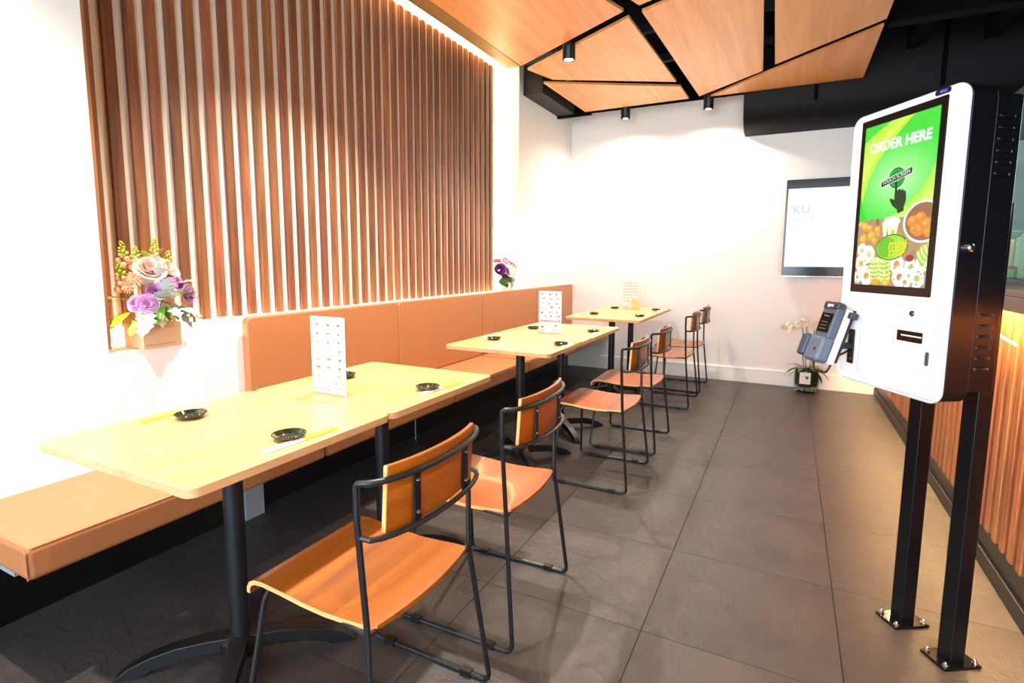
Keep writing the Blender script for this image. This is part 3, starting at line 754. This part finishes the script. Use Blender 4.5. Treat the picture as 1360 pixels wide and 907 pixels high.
# round green shop logo
sh.append((ell(-.043, 1.296, .063, .040, 24, rot=.08), '2a5a20')); sh.append((ell(-.043, 1.296, .060, .037, 24, rot=.08), '9ad83a')); sh.append((ell(-.063, 1.296, .036, .032, 20), '68c030'))
scr = canvas('screen_picture', sh, (SX0, SX1, SZ0, SZ1), scrM, attr_mat('screen_glow', .56, .2), kz, step=.000006)
E_w = emis('screen_white', 'f4fff0', .52); E_y = emis('screen_yellow', 'f4e84a', .5); E_dg = emis('screen_green_text', '10401a', .5)
def kt(name, body, size, u, z, m, bold=.0, rot=0, off=.0042, par=kz, sx=1, shear=0):
    M = Matrix.Translation((u, YFc-off, z)) @ Matrix.Rotation(R(90), 4, 'X') @ Matrix.Rotation(rot, 4, 'Z') @ Matrix.Diagonal((sx, 1, 1, 1))
    return text_mesh(name, body, size, M, m, par, bold=bold, extr=.0001, shear=shear)
kt('screen_heading', 'ORDER HERE', .042, -.048, 1.613, E_w, .0018, sx=.96)
kt('screen_banner_text', 'TOUCH SCREEN', .0162, cx-.002, cz+.0012, E_w, .0, rot=R(13.5), sx=.90)
kt('screen_logo_text', 'mini', .043, -.020, 1.304, E_dg, .0022, sx=.95, off=.0040, shear=.2); kt('screen_logo_text', 'mini', .043, -.020, 1.304, E_y, .0012, sx=.95, off=.0044, shear=.2)
kt('screen_logo_text', 'STOP', .026, -.022, 1.277, E_dg, .0018, off=.0040, shear=.1); kt('screen_logo_text', 'STOP', .026, -.022, 1.277, E_y, .001, off=.0044, shear=.1)
# badge
obj('badge', slab(rrect(.066, .116, 1.713, 1.7285, .0074, 6), YFc-.002, YFc), mat('navy_badge', '1c1c4a', .2), kz)['label'] = 'small dark blue oval maker badge'
kt('badge_text', 'MAX', .0105, .093, 1.7208, emis('badge_blue', '7090ff', .5), .0003, shear=.2, off=.0021)
# printer door
dr = obj('printer_door', slab(rrect(-.025, .143, .858, 1.122, .003, 2), YFc-.0022, YFc), M_whiteg, kz, bevel=.0008, bseg=1)
gr = bmesh.new()
for x0, x1, z0, z1 in ((-.0275, .1455, 1.1225, 1.124), (-.0275, .1455, .856, .8575), (-.0275, -.026, .856, 1.124), (.144, .1455, .856, 1.124)): bx(gr, x0, x1, YFc-.0006, YFc, z0, z1)
obj('door_gap', gr, mat('shadow_grey', '9ba0a8', .8), dr)
bm = bmesh.new(); lathe(bm, [(0, .004), (.007, .004), (.009, .002), (.009, 0), (0, 0)], 20); xform(bm, Matrix.Translation((.056, YFc-.0022, 1.099)) @ Matrix.Rotation(R(90), 4, 'X')); obj('door_lock', bm, mat('lock_dark_chrome', '77706e', .2, metal=1), dr, smooth='auto')
sl_ = obj('receipt_slot', slab(rrect(.009, .100, 1.014, 1.046, .002, 2), YFc-.0045, YFc-.0022), M_bezel, dr)
obj('receipt_lip', slab(rrect(.026, .099, 1.030, 1.034, .001, 1), YFc-.006, YFc-.0045), M_white, dr)
obj('door_latch', slab(rrect(.1155, .127, .953, .994, .0055, 6), YFc-.0045, YFc-.0022), mat('latch_grey', '4a4a52', .4), dr)
M_faint = mat('faint_grey_print', 'c9ccd2', .6)
kt('door_print', 'RECEIPT  PRINT', .0095, .055, 1.0585, M_faint, .0002, off=.0024, par=dr)
for q in (-.150, ): obj('cover_seam', B((q, q+.0012, YFc-.0005, YFc+.001, .88, 1.13)), bpy.data.materials['shadow_grey'], kz)

# card reader on a bracket at the kiosk
cr = thing('card_reader', 'grey-blue card payment terminal held on the left of the kiosk', 'card reader')
cr.parent = None
kM = Matrix.Translation((.47, 2.12, 0)) @ Matrix.Rotation(R(-57.5), 4, 'Z')
# device frame: x across, y along device upwards, z out of the screen
tilt = Matrix.Translation((-.210, -.262, 1.0)) @ Matrix.Rotation(R(90-18), 4, 'X')
cr.matrix_world = kM @ tilt
M_term = mat('terminal_grey_blue', '4a5564', .4); M_termd = mat('terminal_dark', '2b3038', .35)
M_termh = mat('terminal_light_side', 'e8ecf2', .35)
obj('upper_body', B((-.036, .036, -.02, .108, 0, .034)), M_term, cr, bevel=.008, bseg=3)
obj('top_cap', B((-.0365, .0365, .082, .110, .004, .038)), M_termd, cr, bevel=.008, bseg=3)
sc = obj('display', B((-.029, .029, .0, .068, .033, .036)), M_bezel, cr, bevel=.001, bseg=1)
obj('keypad_body', B((-.04, .036, -.105, -.012, -.004, .046)), mat('terminal_blue', '586576', .38), cr, bevel=.014, bseg=4)
obj('privacy_shield', B((-.075, -.038, -.095, -.015, .012, .05)), mat('terminal_shield', '364152', .4), cr, bevel=.010, bseg=3)
obj('side_holder', B((.037, .042, -.10, .095, -.020, .004)), M_termh, cr, bevel=.004)
obj('back_rail', B((.030, .044, -.09, .098, -.029, -.021)), M_kblack, cr, bevel=.002)
obj('clamp_knob', B((.046, .062, .066, .088, -.03, .0)), M_termd, cr, bevel=.004)
bm = bmesh.new(); lathe(bm, [(0, 0), (.005, 0), (.004, .003), (0, .004)], 12, (.012, -.062, .046)); obj('key', bm, M_termd, cr, smooth=True)
text_mesh('terminal_print', 'tyro', .017, Matrix.Translation((.002, .096, .0385)), M_white, cr, bold=.0004)
text_mesh('display_text', 'Welcome', .007, Matrix.Translation((.0, .058, .0364)), mat('display_grey', 'b0b4b8', .5), sc, extr=.0001)
for k in range(3): obj('display_line', B((-.018, .014, .035-.012*k, .037-.012*k, .036, .0364)), mat('display_brown', '7a6058', .5) if k == 0 else bpy.data.materials['display_brown'], sc)
# bracket belongs to the kiosk
bp_ = obj('reader_bracket', B((-.196, -.170, YFc-.006, YFc, .905, 1.022)), M_kblack, kz, bevel=.002)
obj('bracket_arm', B((-.193, -.173, -.245, YFc-.006, .955, .975)), M_kblack, bp_)
bm = bmesh.new(); tube(bm, rounded([(-.178, YFc-.004, .955), (-.178, -.262, .925), (-.178, -.29, .872), (-.245, -.29, .872), (-.245, -.29, .91)], .012, 4), .0035, 6)
obj('wire_loop', bm, M_kblack, bp_, smooth=True)
for z in (.92, 1.008):
    bm = bmesh.new(); lathe(bm, [(0, .002), (.003, .001), (.003, 0), (0, 0)], 8); xform(bm, Matrix.Translation((-.176, YFc-.006, z)) @ Matrix.Rotation(R(90), 4, 'X')); obj('screw', bm, M_chrome, bp_)

# ------------------------------------------------------------------ wall screen
tv = thing('menu_television', 'wall-mounted television with a washed-out white picture beside the kiosk', 'television', (-.075, YB, 1.107))
TW, TH = 1.55, .925
obj('casing', B((0, TW, -.075, -.02, 0, TH)), M_bezel, tv, bevel=.004)
obj('wall_mount', B((.5, 1.0, -.02, 0, .3, .6)), M_black, tv)
obj('chrome_edge', B((.004, TW-.004, -.078, -.075, .0, .006)), M_chrome, tv)
sh2 = [(rectp(.018, TW-.018, .095, .84), 'fdfefe'), (rectp(.018, TW-.018, .818, .84), 'e6eef2'), (ell(.10, .33, .035, .09, 10), 'f4f6dc'), (ell(.2, .22, .10, .05, 10), 'f6f4ea'), (ell(.3, .45, .05, .012, 10), 'e6e8ea'), (ell(.45, .50, .05, .012, 10, rot=.2), 'e0e6ea'), (ell(.1, .47, .02, .006, 8, rot=.4), 'd0d4d0'), (ell(.42, .33, .025, .008, 8), 'dfe4e4')]
canvas('screen_picture', sh2, (.018, TW-.018, .095, .84), Matrix.Translation((0, -.0765, 0)) @ Matrix.Rotation(R(90), 4, 'X'), attr_mat('tv_glow', .5, .2), tv, step=.00003)
M_tvt = emis('tv_faint_text', 'd2dcec', .5)
text_mesh('screen_text', 'KU.', .11, Matrix.Translation((.15, -.0775, .635)) @ Matrix.Rotation(R(90), 4, 'X'), M_tvt, tv, bold=.001, extr=.0001)
for q in range(4): obj('screen_mark', B((.09+.045*q, .11+.045*q, -.0778, -.0772, .54+.01*(q % 2), .552+.01*(q % 2))), M_tvt, tv)

# ------------------------------------------------------------------ flowers
def aim(d, loc=(0, 0, 0), roll=0, sc=1):
    q = Vector(d).normalized().to_track_quat('Z', 'Y')
    return Matrix.Translation(loc) @ q.to_matrix().to_4x4() @ Matrix.Rotation(roll, 4, 'Z') @ Matrix.Scale(sc, 4)
def petal(bm, w, l, cup, curl, M, nu=4, nv=4, mi=0):
    def f(u, v):
        s = 2*u-1; ww = w*math.sin(math.pi*min(1, .18+.72*v))**.6
        x = s*ww; r = cup*(1-s*s*.0); 
        z = l*v; y = -cup*math.sin(v*1.6)+s*s*w*.55-curl*max(0, v-.7)**2*8*l*.4
        return M @ Vector((x, -y, z))
    grid(bm, f, nu, nv, mi)
def rose_bm(r, rnd, layers=4):
    bm = bmesh.new()
    for L_ in range(layers):
        n_ = 3+L_; t = (L_+1)/layers; rad = r*(.22+.72*t); h = r*(1.25-.55*t); w = math.pi/n_*1.25; fl = .05+.28*t
        for k in range(n_):
            a = 2*math.pi*k/n_+L_*.9+rnd.uniform(-.12, .12); off = r*.05*(k % 2)
            def f(u, v):
                s_ = 2*u-1; q = (rad+off)*(math.sin(min(1, .12+.88*v)*math.pi/2)**.8)*(1+fl*v**4)*(1-.06*s_*s_)
                an = a+s_*w*(.45+.55*math.sin(math.pi*(.15+.6*v)))
                return Vector((q*math.cos(an), q*math.sin(an), h*v*(1-.16*s_*s_)-fl*r*.3*v**5-.4*r))
            grid(bm, f, 5, 5)
    return bm
def mum_bm(r, rnd):
    bm = bmesh.new()
    for L_, (n_, el) in enumerate(((16, 8), (15, 28), (12, 48), (8, 68))):
        for k in range(n_):
            a = 2*math.pi*(k+rnd.uniform(-.2, .2))/n_+L_*.3
            M = Matrix.Rotation(a, 4, 'Z') @ Matrix.Rotation(R(90-el), 4, 'X')
            l = r*(1-.12*L_)
            grid(bm, lambda u, v: M @ Vector(((2*u-1)*r*.09*math.sin(math.pi*(.1+.75*v)), -r*.15*v*v, l*v)), 2, 3)
    return bm
def leaf_bm(l, w, bend, lobes=0, fold=.15):
    bm = bmesh.new()
    def f(u, v):
        s = 2*u-1; ww = w*math.sin(math.pi*min(.98, .06+.9*v))**.8
        if lobes: ww *= 1+.38*math.sin(v*math.pi*2*lobes)
        a = bend*v; z = l*math.sin(a)/bend if abs(bend) > .01 else l*v; y = l*(1-math.cos(a))/bend if abs(bend) > .01 else 0
        return Vector((s*ww, y-abs(s)*ww*fold, z))
    grid(bm, f, 4, 10 if not lobes else 22); return bm
def snap_bms(h, rnd):
    g = bmesh.new(); p = bmesh.new(); tube(g, [(0, 0, -.12), (0, 0, h)], [.002, .0012], 5)
    k = 0; z = 0
    while z < h:
        f = z/h; rad = .016*(1-f)+.003; a = k*2.4
        c = (math.cos(a)*rad, math.sin(a)*rad, z); s = .0095*(1-f)+.0032
        tgt = g if f > .45 else p
        M = Matrix.Translation(c) @ Matrix.Rotation(a, 4, 'Z') @ Matrix.Rotation(R(40), 4, 'Y')
        prof = [(0, -s), (s*.8, -s*.3), (s, s*.5), (s*.6, s*1.3), (0, s*1.5)]
        bm2 = bmesh.new(); lathe(bm2, prof, 6); xform(bm2, M); me = bpy.data.meshes.new('tmp'); bm2.to_mesh(me); bm2.free(); tgt.from_mesh(me); bpy.data.meshes.remove(me)
        z += s*.75; k += 1
    return g, p
M_lil = mat('lilac_petals', 'cf9fcb', .5, noise=.12, nscale=50); M_lil2 = mat('mauve_petals', 'bd7fb8', .5, noise=.15, nscale=50); M_pinkp = mat('pale_pink_petals', 'eac6bb', .5, noise=.06)
M_peach = mat('peach_petals', 'eda27e', .5, noise=.15, nscale=40); M_lg = mat('yellow_green_buds', '9fae2e', .5, noise=.2, nscale=60)
M_green = mat('green_leaf', '5d8a2a', .4, noise=.2, nscale=20); M_dgreen = mat('dark_green_leaf', '355a1c', .35, noise=.2, nscale=15); M_silver = mat('silver_leaf', 'a9b6b4', .6, noise=.1, nscale=30)
M_kraft = mat('kraft_card', 'd9b48c', .7, noise=.05); M_purple = mat('deep_purple_petals', '6a2470', .5, noise=.3, nscale=60); M_wflower = mat('white_petals', 'f6f0ea', .5, noise=.05)
M_pinkbud = mat('rose_pink', 'd88a98', .5, noise=.2)
fa = thing('flower_arrangement', 'big mixed bouquet of lilac roses and silver leaves in a kraft box on the ledge', 'flowers', (-2.375, 1.325, LEDGE))
rnd = random.Random(21)
obj('kraft_box', B((-.068, .068, -.078, .078, 0, .10)), M_kraft, fa, bevel=.002)
bm = bmesh.new(); lathe(bm, [(0, .1), (.055, .1), (.062, .17), (.058, .17), (.05, .12), (0, .12)], 20); obj('white_pot', bm, M_cer, fa, smooth='auto')
bm = bmesh.new()
for s in (-1, 1): bx(bm, .0682, .0688, -.05, .05, .084+.003*s, .0855+.003*s)
for k in range(9): bx(bm, .0682, .0688, -.066+.013*k, -.058+.013*k, .012, .0155)
obj('box_print', bm, mat('faint_brown_print', 'a07c62', .7), fa)
bm = B(); grid(bm, lambda u, v: Vector((.069, -.02+.04*u, .105-.028*v*(1-abs(2*u-1)))), 6, 2); obj('paper_flap', bm, M_paper, fa)
def aim_leaf(d, loc, roll=0):
    z = Vector(d).normalized(); y = Vector((0, 0, -1)); y = (y-z*y.dot(z))
    y = y.normalized() if y.length > .05 else Vector((0, 1, 0)); x = y.cross(z)
    m = Matrix((x, y, z)).transposed().to_4x4(); m.translation = loc
    return m @ Matrix.Rotation(roll, 4, 'Z')
def put(bm, m, d, loc, parent, name, roll=0, smooth=True, lab=None):
    xform(bm, (aim_leaf if 'leaf' in name else aim)(d, loc, roll)); o = obj(name, bm, m, parent, smooth=smooth, recalc=False)
    if lab: o['label'] = lab
    return o
def P3(dy, z, x=0): return (x, dy, z)
# dy (along wall, + away from camera), z above ledge, x towards the room
for dy, z, x, r, m, d in ((-.015, .325, .035, .050, M_pinkp, (.8, -.2, .6)), (.045, .315, .03, .050, M_pinkp, (.8, .2, .5)), (.01, .355, .0, .044, M_pinkp, (.3, 0, 1)),
                          (-.060, .185, .085, .033, M_lil, (1, -.5, .2)), (-.088, .185, .06, .028, M_lil, (.7, -.9, .2)), (-.028, .230, .085, .030, M_lil2, (1, -.2, .3)),
                          (.100, .215, .095, .034, M_lil, (1, .4, .2)), (.072, .262, .06, .03, M_lil2, (.8, .3, .6))):
    put(rose_bm(r, rnd), m, d, (x, dy, z), fa, 'rose', rnd.random()*6)
for dy, z, x, r, m, d in ((.035, .258, .08, .034, M_lil2, (1, 0, .4)), (.085, .285, .03, .034, M_lil, (.6, .5, .8)), (-.072, .285, .03, .036, M_peach, (.8, -.6, .4)), (.055, .29, .02, .030, M_lil2, (.5, .2, 1)), (-.095, .255, .02, .03, M_peach, (.6, -.9, .2))):
    put(mum_bm(r, rnd), m, d, (x, dy, z), fa, 'chrysanthemum', rnd.random()*6)
for dy, z, h, lean in ((-.088, .33, .105, -.12), (-.045, .33, .085, -.05), (.02, .34, .11, .1), (.075, .31, .09, .08), (-.095, .24, .12, -.2)):
    g, p = snap_bms(h, rnd); M = aim((.1, lean, 1), (-.005, dy, z), rnd.random()*6); xform(g, M); xform(p, M)
    o = obj('snapdragon', g, M_lg, fa, smooth=True); obj('floret', p, M_peach, o, smooth=True)['label'] = 'peach florets at the foot of the spike'
for dy, z, x, l, w, d in ((-.10, .20, .0, .11, .028, (.3, -1, .35)), (-.10, .15, .02, .10, .026, (.4, -1, -.3)), (-.065, .13, .03, .1, .022, (.5, -.7, -.5)), (.06, .205, .05, .10, .022, (.9, .7, .2)), (-.01, .16, .09, .07, .015, (.9, .1, -.6)), (.015, .17, .09, .075, .014, (.8, .3, -.7)), (-.03, .165, .085, .075, .016, (.8, -.3, -.8)), (.03, .36, .0, .06, .02, (.2, .3, 1)), (-.005, .35, .0, .06, .018, (.2, -.3, 1)), (.0, .19, .09, .05, .013, (1, -.1, .0))):
    put(leaf_bm(l, w, .5), M_green if x > .04 else M_lg, d, (x, dy, z), fa, 'leaf', rnd.uniform(-.4, .4))
for dy, z, x, l, d in ((.02, .20, .07, .11, (.8, -.3, .9)), (.03, .165, .09, .12, (.8, .8, -.1)), (.03, .15, .09, .11, (.7, .7, -.6)), (.06, .16, .07, .10, (.5, .9, -.7)), (-.02, .19, .085, .09, (.9, -.4, .5)), (-.06, .15, .07, .11, (.5, -.6, -.8)), (.0, .20, .09, .10, (.9, .1, .6)), (.075, .25, .05, .08, (.7, .6, .6)), (.01, .17, .095, .09, (1, 0, -.2)), (-.05, .26, .06, .08, (.9, -.1, .6)), (.09, .15, .05, .09, (.4, .8, -.6))):
    put(leaf_bm(l, .026, .6, lobes=4), M_silver, d, (x, dy, z), fa, 'silver_leaf', rnd.uniform(-.5, .5))
for dy, z, x, l, d in ((.0, .225, .10, .085, (.5, -.1, 1)), (.03, .20, .10, .07, (.5, .3, .8)), (-.015, .20, .11, .07, (.6, -.5, .8)), (.045, .165, .10, .08, (.5, 1, -.4)), (-.055, .16, .09, .09, (.4, -.5, -.9)), (-.005, .30, .07, .07, (.8, -.2, .7))):
    put(leaf_bm(l, .024, .5, lobes=4), M_silver, d, (x, dy, z), fa, 'silver_leaf', rnd.uniform(-.4, .4))
for dy, z, d in ((.0, .175, (.4, -.1, -1)), (.03, .18, (.4, .5, -.9)), (-.02, .17, (.5, -.5, -.7)), (.065, .215, (.4, 1, .3))):
    put(leaf_bm(.06, .017, .3, fold=.5), M_green, d, (.11, dy, z), fa, 'leaf')
put(leaf_bm(.10, .028, .4, lobes=5), mat('olive_leaf', '6a6a4a', .5), (.3, .8, -.7), (.05, .1, .17), fa, 'leaf')
for k in range(10):
    bm = bmesh.new(); a = rnd.uniform(-1, 1); tube(bm, [(0, .03*a, .12), (.02, .08*a, .25)], .0018, 5); obj('stem', bm, M_green, fa)

f2 = thing('flower_pot', 'small pot of purple and white flowers at the far end of the ledge', 'flowers', (-2.41, 4.50, LEDGE))
bm = bmesh.new(); lathe(bm, [(0, 0), (.055, 0), (.075, .14), (.070, .14), (.06, .12), (0, .12)], 24); obj('white_pot', bm, M_cer, f2, smooth='auto')
bm = bmesh.new(); grid(bm, lambda u, v: Vector((.03+.03*u, .02+.13*u*v+.03*u, .05+.17*v)), 4, 4); obj('paper_wrap', bm, mat('frosted_wrap', 'efe6ee', .4), f2)
for k in range(9):
    a = R(-150+37*k); put(leaf_bm(.10, .026, .9), M_dgreen, (.75, math.sin(a), -.15+.25*math.cos(a)), (.01, .04*math.sin(a), .17), f2, 'leaf', rnd.random())
for dy, z, x, r, m, d in ((-.10, .245, .04, .042, M_purple, (.8, -.6, .3)), (-.07, .22, .06, .035, M_purple, (.9, -.4, 0)), (-.02, .235, .07, .045, M_wflower, (1, -.1, .3)), (.05, .235, .07, .042, M_wflower, (1, .2, .3)), (.09, .27, .03, .038, M_purple, (.7, .6, .4)), (.14, .26, .02, .035, M_pinkbud, (.6, .8, .3)), (.0, .30, .02, .04, mat('pale_lilac', 'cdb8dc', .5), (.4, 0, 1)), (.06, .32, .0, .035, bpy.data.materials.get('pale_lilac') or M_lil, (.3, .3, 1)), (-.07, .31, .0, .03, M_pinkbud, (.4, -.5, 1))):
    put(rose_bm(r, rnd, 3), m, d, (x, dy, z), f2, 'flower', rnd.random()*6)
for dy, h in ((-.07, .40), (.03, .38), (.12, .30)):
    bm = bmesh.new(); tube(bm, [(0, dy*.4, .14), (0, dy, h)], .0015, 5); o = obj('sprig', bm, M_lg, f2)
    for q in range(4):
        bm = bmesh.new(); lathe(bm, [(0, -.008), (.008, 0), (0, .009)], 7, (rnd.uniform(-.01, .02), dy+rnd.uniform(-.02, .02), h-.02*q)); obj('bud', bm, M_pinkp, o, smooth=True)

f2.scale = (1.22, 1.22, 1.15)
# orchid in a glass bowl
oc = thing('potted_orchid', 'white orchid with arching stems in a glass bowl on the floor by the back wall', 'plant', (.20, 5.88, 0))
bm = bmesh.new(); lathe(bm, [(0, 0), (.085, 0), (.105, .03), (.112, .10), (.108, .20), (.104, .24), (.100, .24), (.104, .20), (.108, .10), (.10, .035), (.08, .006), (0, .006)], 32)
obj('glass_bowl', bm, glass('bowl_glass', 'eef4f2'), oc, smooth=True)
rnd = random.Random(9); bm = bmesh.new()
for k in range(170):
    a = rnd.random()*6.28; rr2 = rnd.uniform(.02, .092); z = .012+rnd.random()*.065*(1 if math.sin(a*3) > 0 else .8)
    s = rnd.uniform(.006, .011); lathe(bm, [(0, -s*.7), (s, 0), (0, s*.7)], 6, (rr2*math.cos(a), rr2*math.sin(a), z))
pb = obj('pebbles', bm, mat('white_pebbles', 'e4e2dc', .5), oc, smooth=True); pb['kind'] = 'stuff'
bm = bmesh.new(); lathe(bm, [(0, .05), (.09, .055), (.097, .08), (.10, .14), (.095, .215), (.05, .225), (0, .22)], 24)
obj('moss', bm, mat('dark_moss', '3c4020', .9, noise=.5, nscale=40, bump=.6), oc, smooth=True)
lb = obj('label_card', B((-.062, .030, -.121, -.119, .095, .205)), M_paper, oc)
for q in range(4): obj('label_print', B((-.045, .012, -.1215, -.1208, .175-.016*q, .177-.016*q)), M_faint, lb)
for a, l, z, el in ((-170, .20, .25, .5), (-150, .17, .24, .8), (-20, .20, .24, .4), (-45, .17, .23, .2), (-110, .15, .24, .8), (-75, .15, .25, .9), (178, .19, .23, .25), (10, .20, .25, .6), (-90, .14, .23, .3), (165, .20, .26, 1.0), (25, .17, .26, .9), (-30, .15, .25, .9)):
    put(leaf_bm(l, .026, 1.7), M_green if int(a) % 4 == 0 else M_dgreen, (math.cos(R(a)), math.sin(R(a))*.6, el), (.03*math.cos(R(a)), .02*math.sin(R(a)), z-.04), oc, 'leaf')
def orchid_bloom(r, rnd):
    bm = bmesh.new()
    for k, (a, w, l) in enumerate(((0, .55, 1), (120, .4, .95), (240, .4, .95), (65, .75, 1), (295, .75, 1))):
        M = Matrix.Rotation(R(a), 4, 'Z') @ Matrix.Rotation(R(-80), 4, 'X') @ Matrix.Scale(1, 4)
        grid(bm, lambda u, v: M @ Vector(((2*u-1)*r*w*math.sin(math.pi*(.08+.85*v)), r*.12*v, r*l*v)), 2, 4)
    return bm
M_orc = mat('orchid_white', 'ece4cf', .5); M_orcy = mat('orchid_throat', 'd9c27a', .5)
for k, (bx_, top, dx, n_) in enumerate(((-.055, .66, -.15, 8), (-.025, .69, -.08, 7), (.035, .68, .06, 7), (.06, .70, .14, 7))):
    pts = [(bx_*.4, .0, .2), (bx_, -.01, .42), (bx_*1.1, -.02, top-.06), (bx_+dx*.3, -.035, top), (bx_+dx*.7, -.05, top+.005), (bx_+dx, -.07, top-.03)]
    cpt = catmull(pts, 8); bm = bmesh.new(); tube(bm, cpt, .0042, 6); st = obj('flower_stem', bm, mat('brown_stem', '5e4c2a', .5) if k == 0 else bpy.data.materials['brown_stem'], oc, smooth=True)
    for q in range(n_):
        p = cpt[-1-int(q*22/n_)]; d = (rnd.uniform(-.5, .5), -1, rnd.uniform(-.4, .3))
        b_ = orchid_bloom(.036, rnd); xform(b_, aim(d, (p[0]+rnd.uniform(-.012, .012), p[1]-.015, p[2]-.005+rnd.uniform(-.03, .025)), rnd.random()*6))
        o = obj('blossom', b_, M_orc, st, smooth=True)
        b_ = bmesh.new(); lathe(b_, [(0, 0), (.007, .003), (.005, .010), (0, .013)], 7); xform(b_, aim(d, (p[0], p[1]-.02, p[2]), 0)); obj('blossom_throat', b_, M_orcy, st, smooth=True)
print('objects', len(bpy.data.objects))
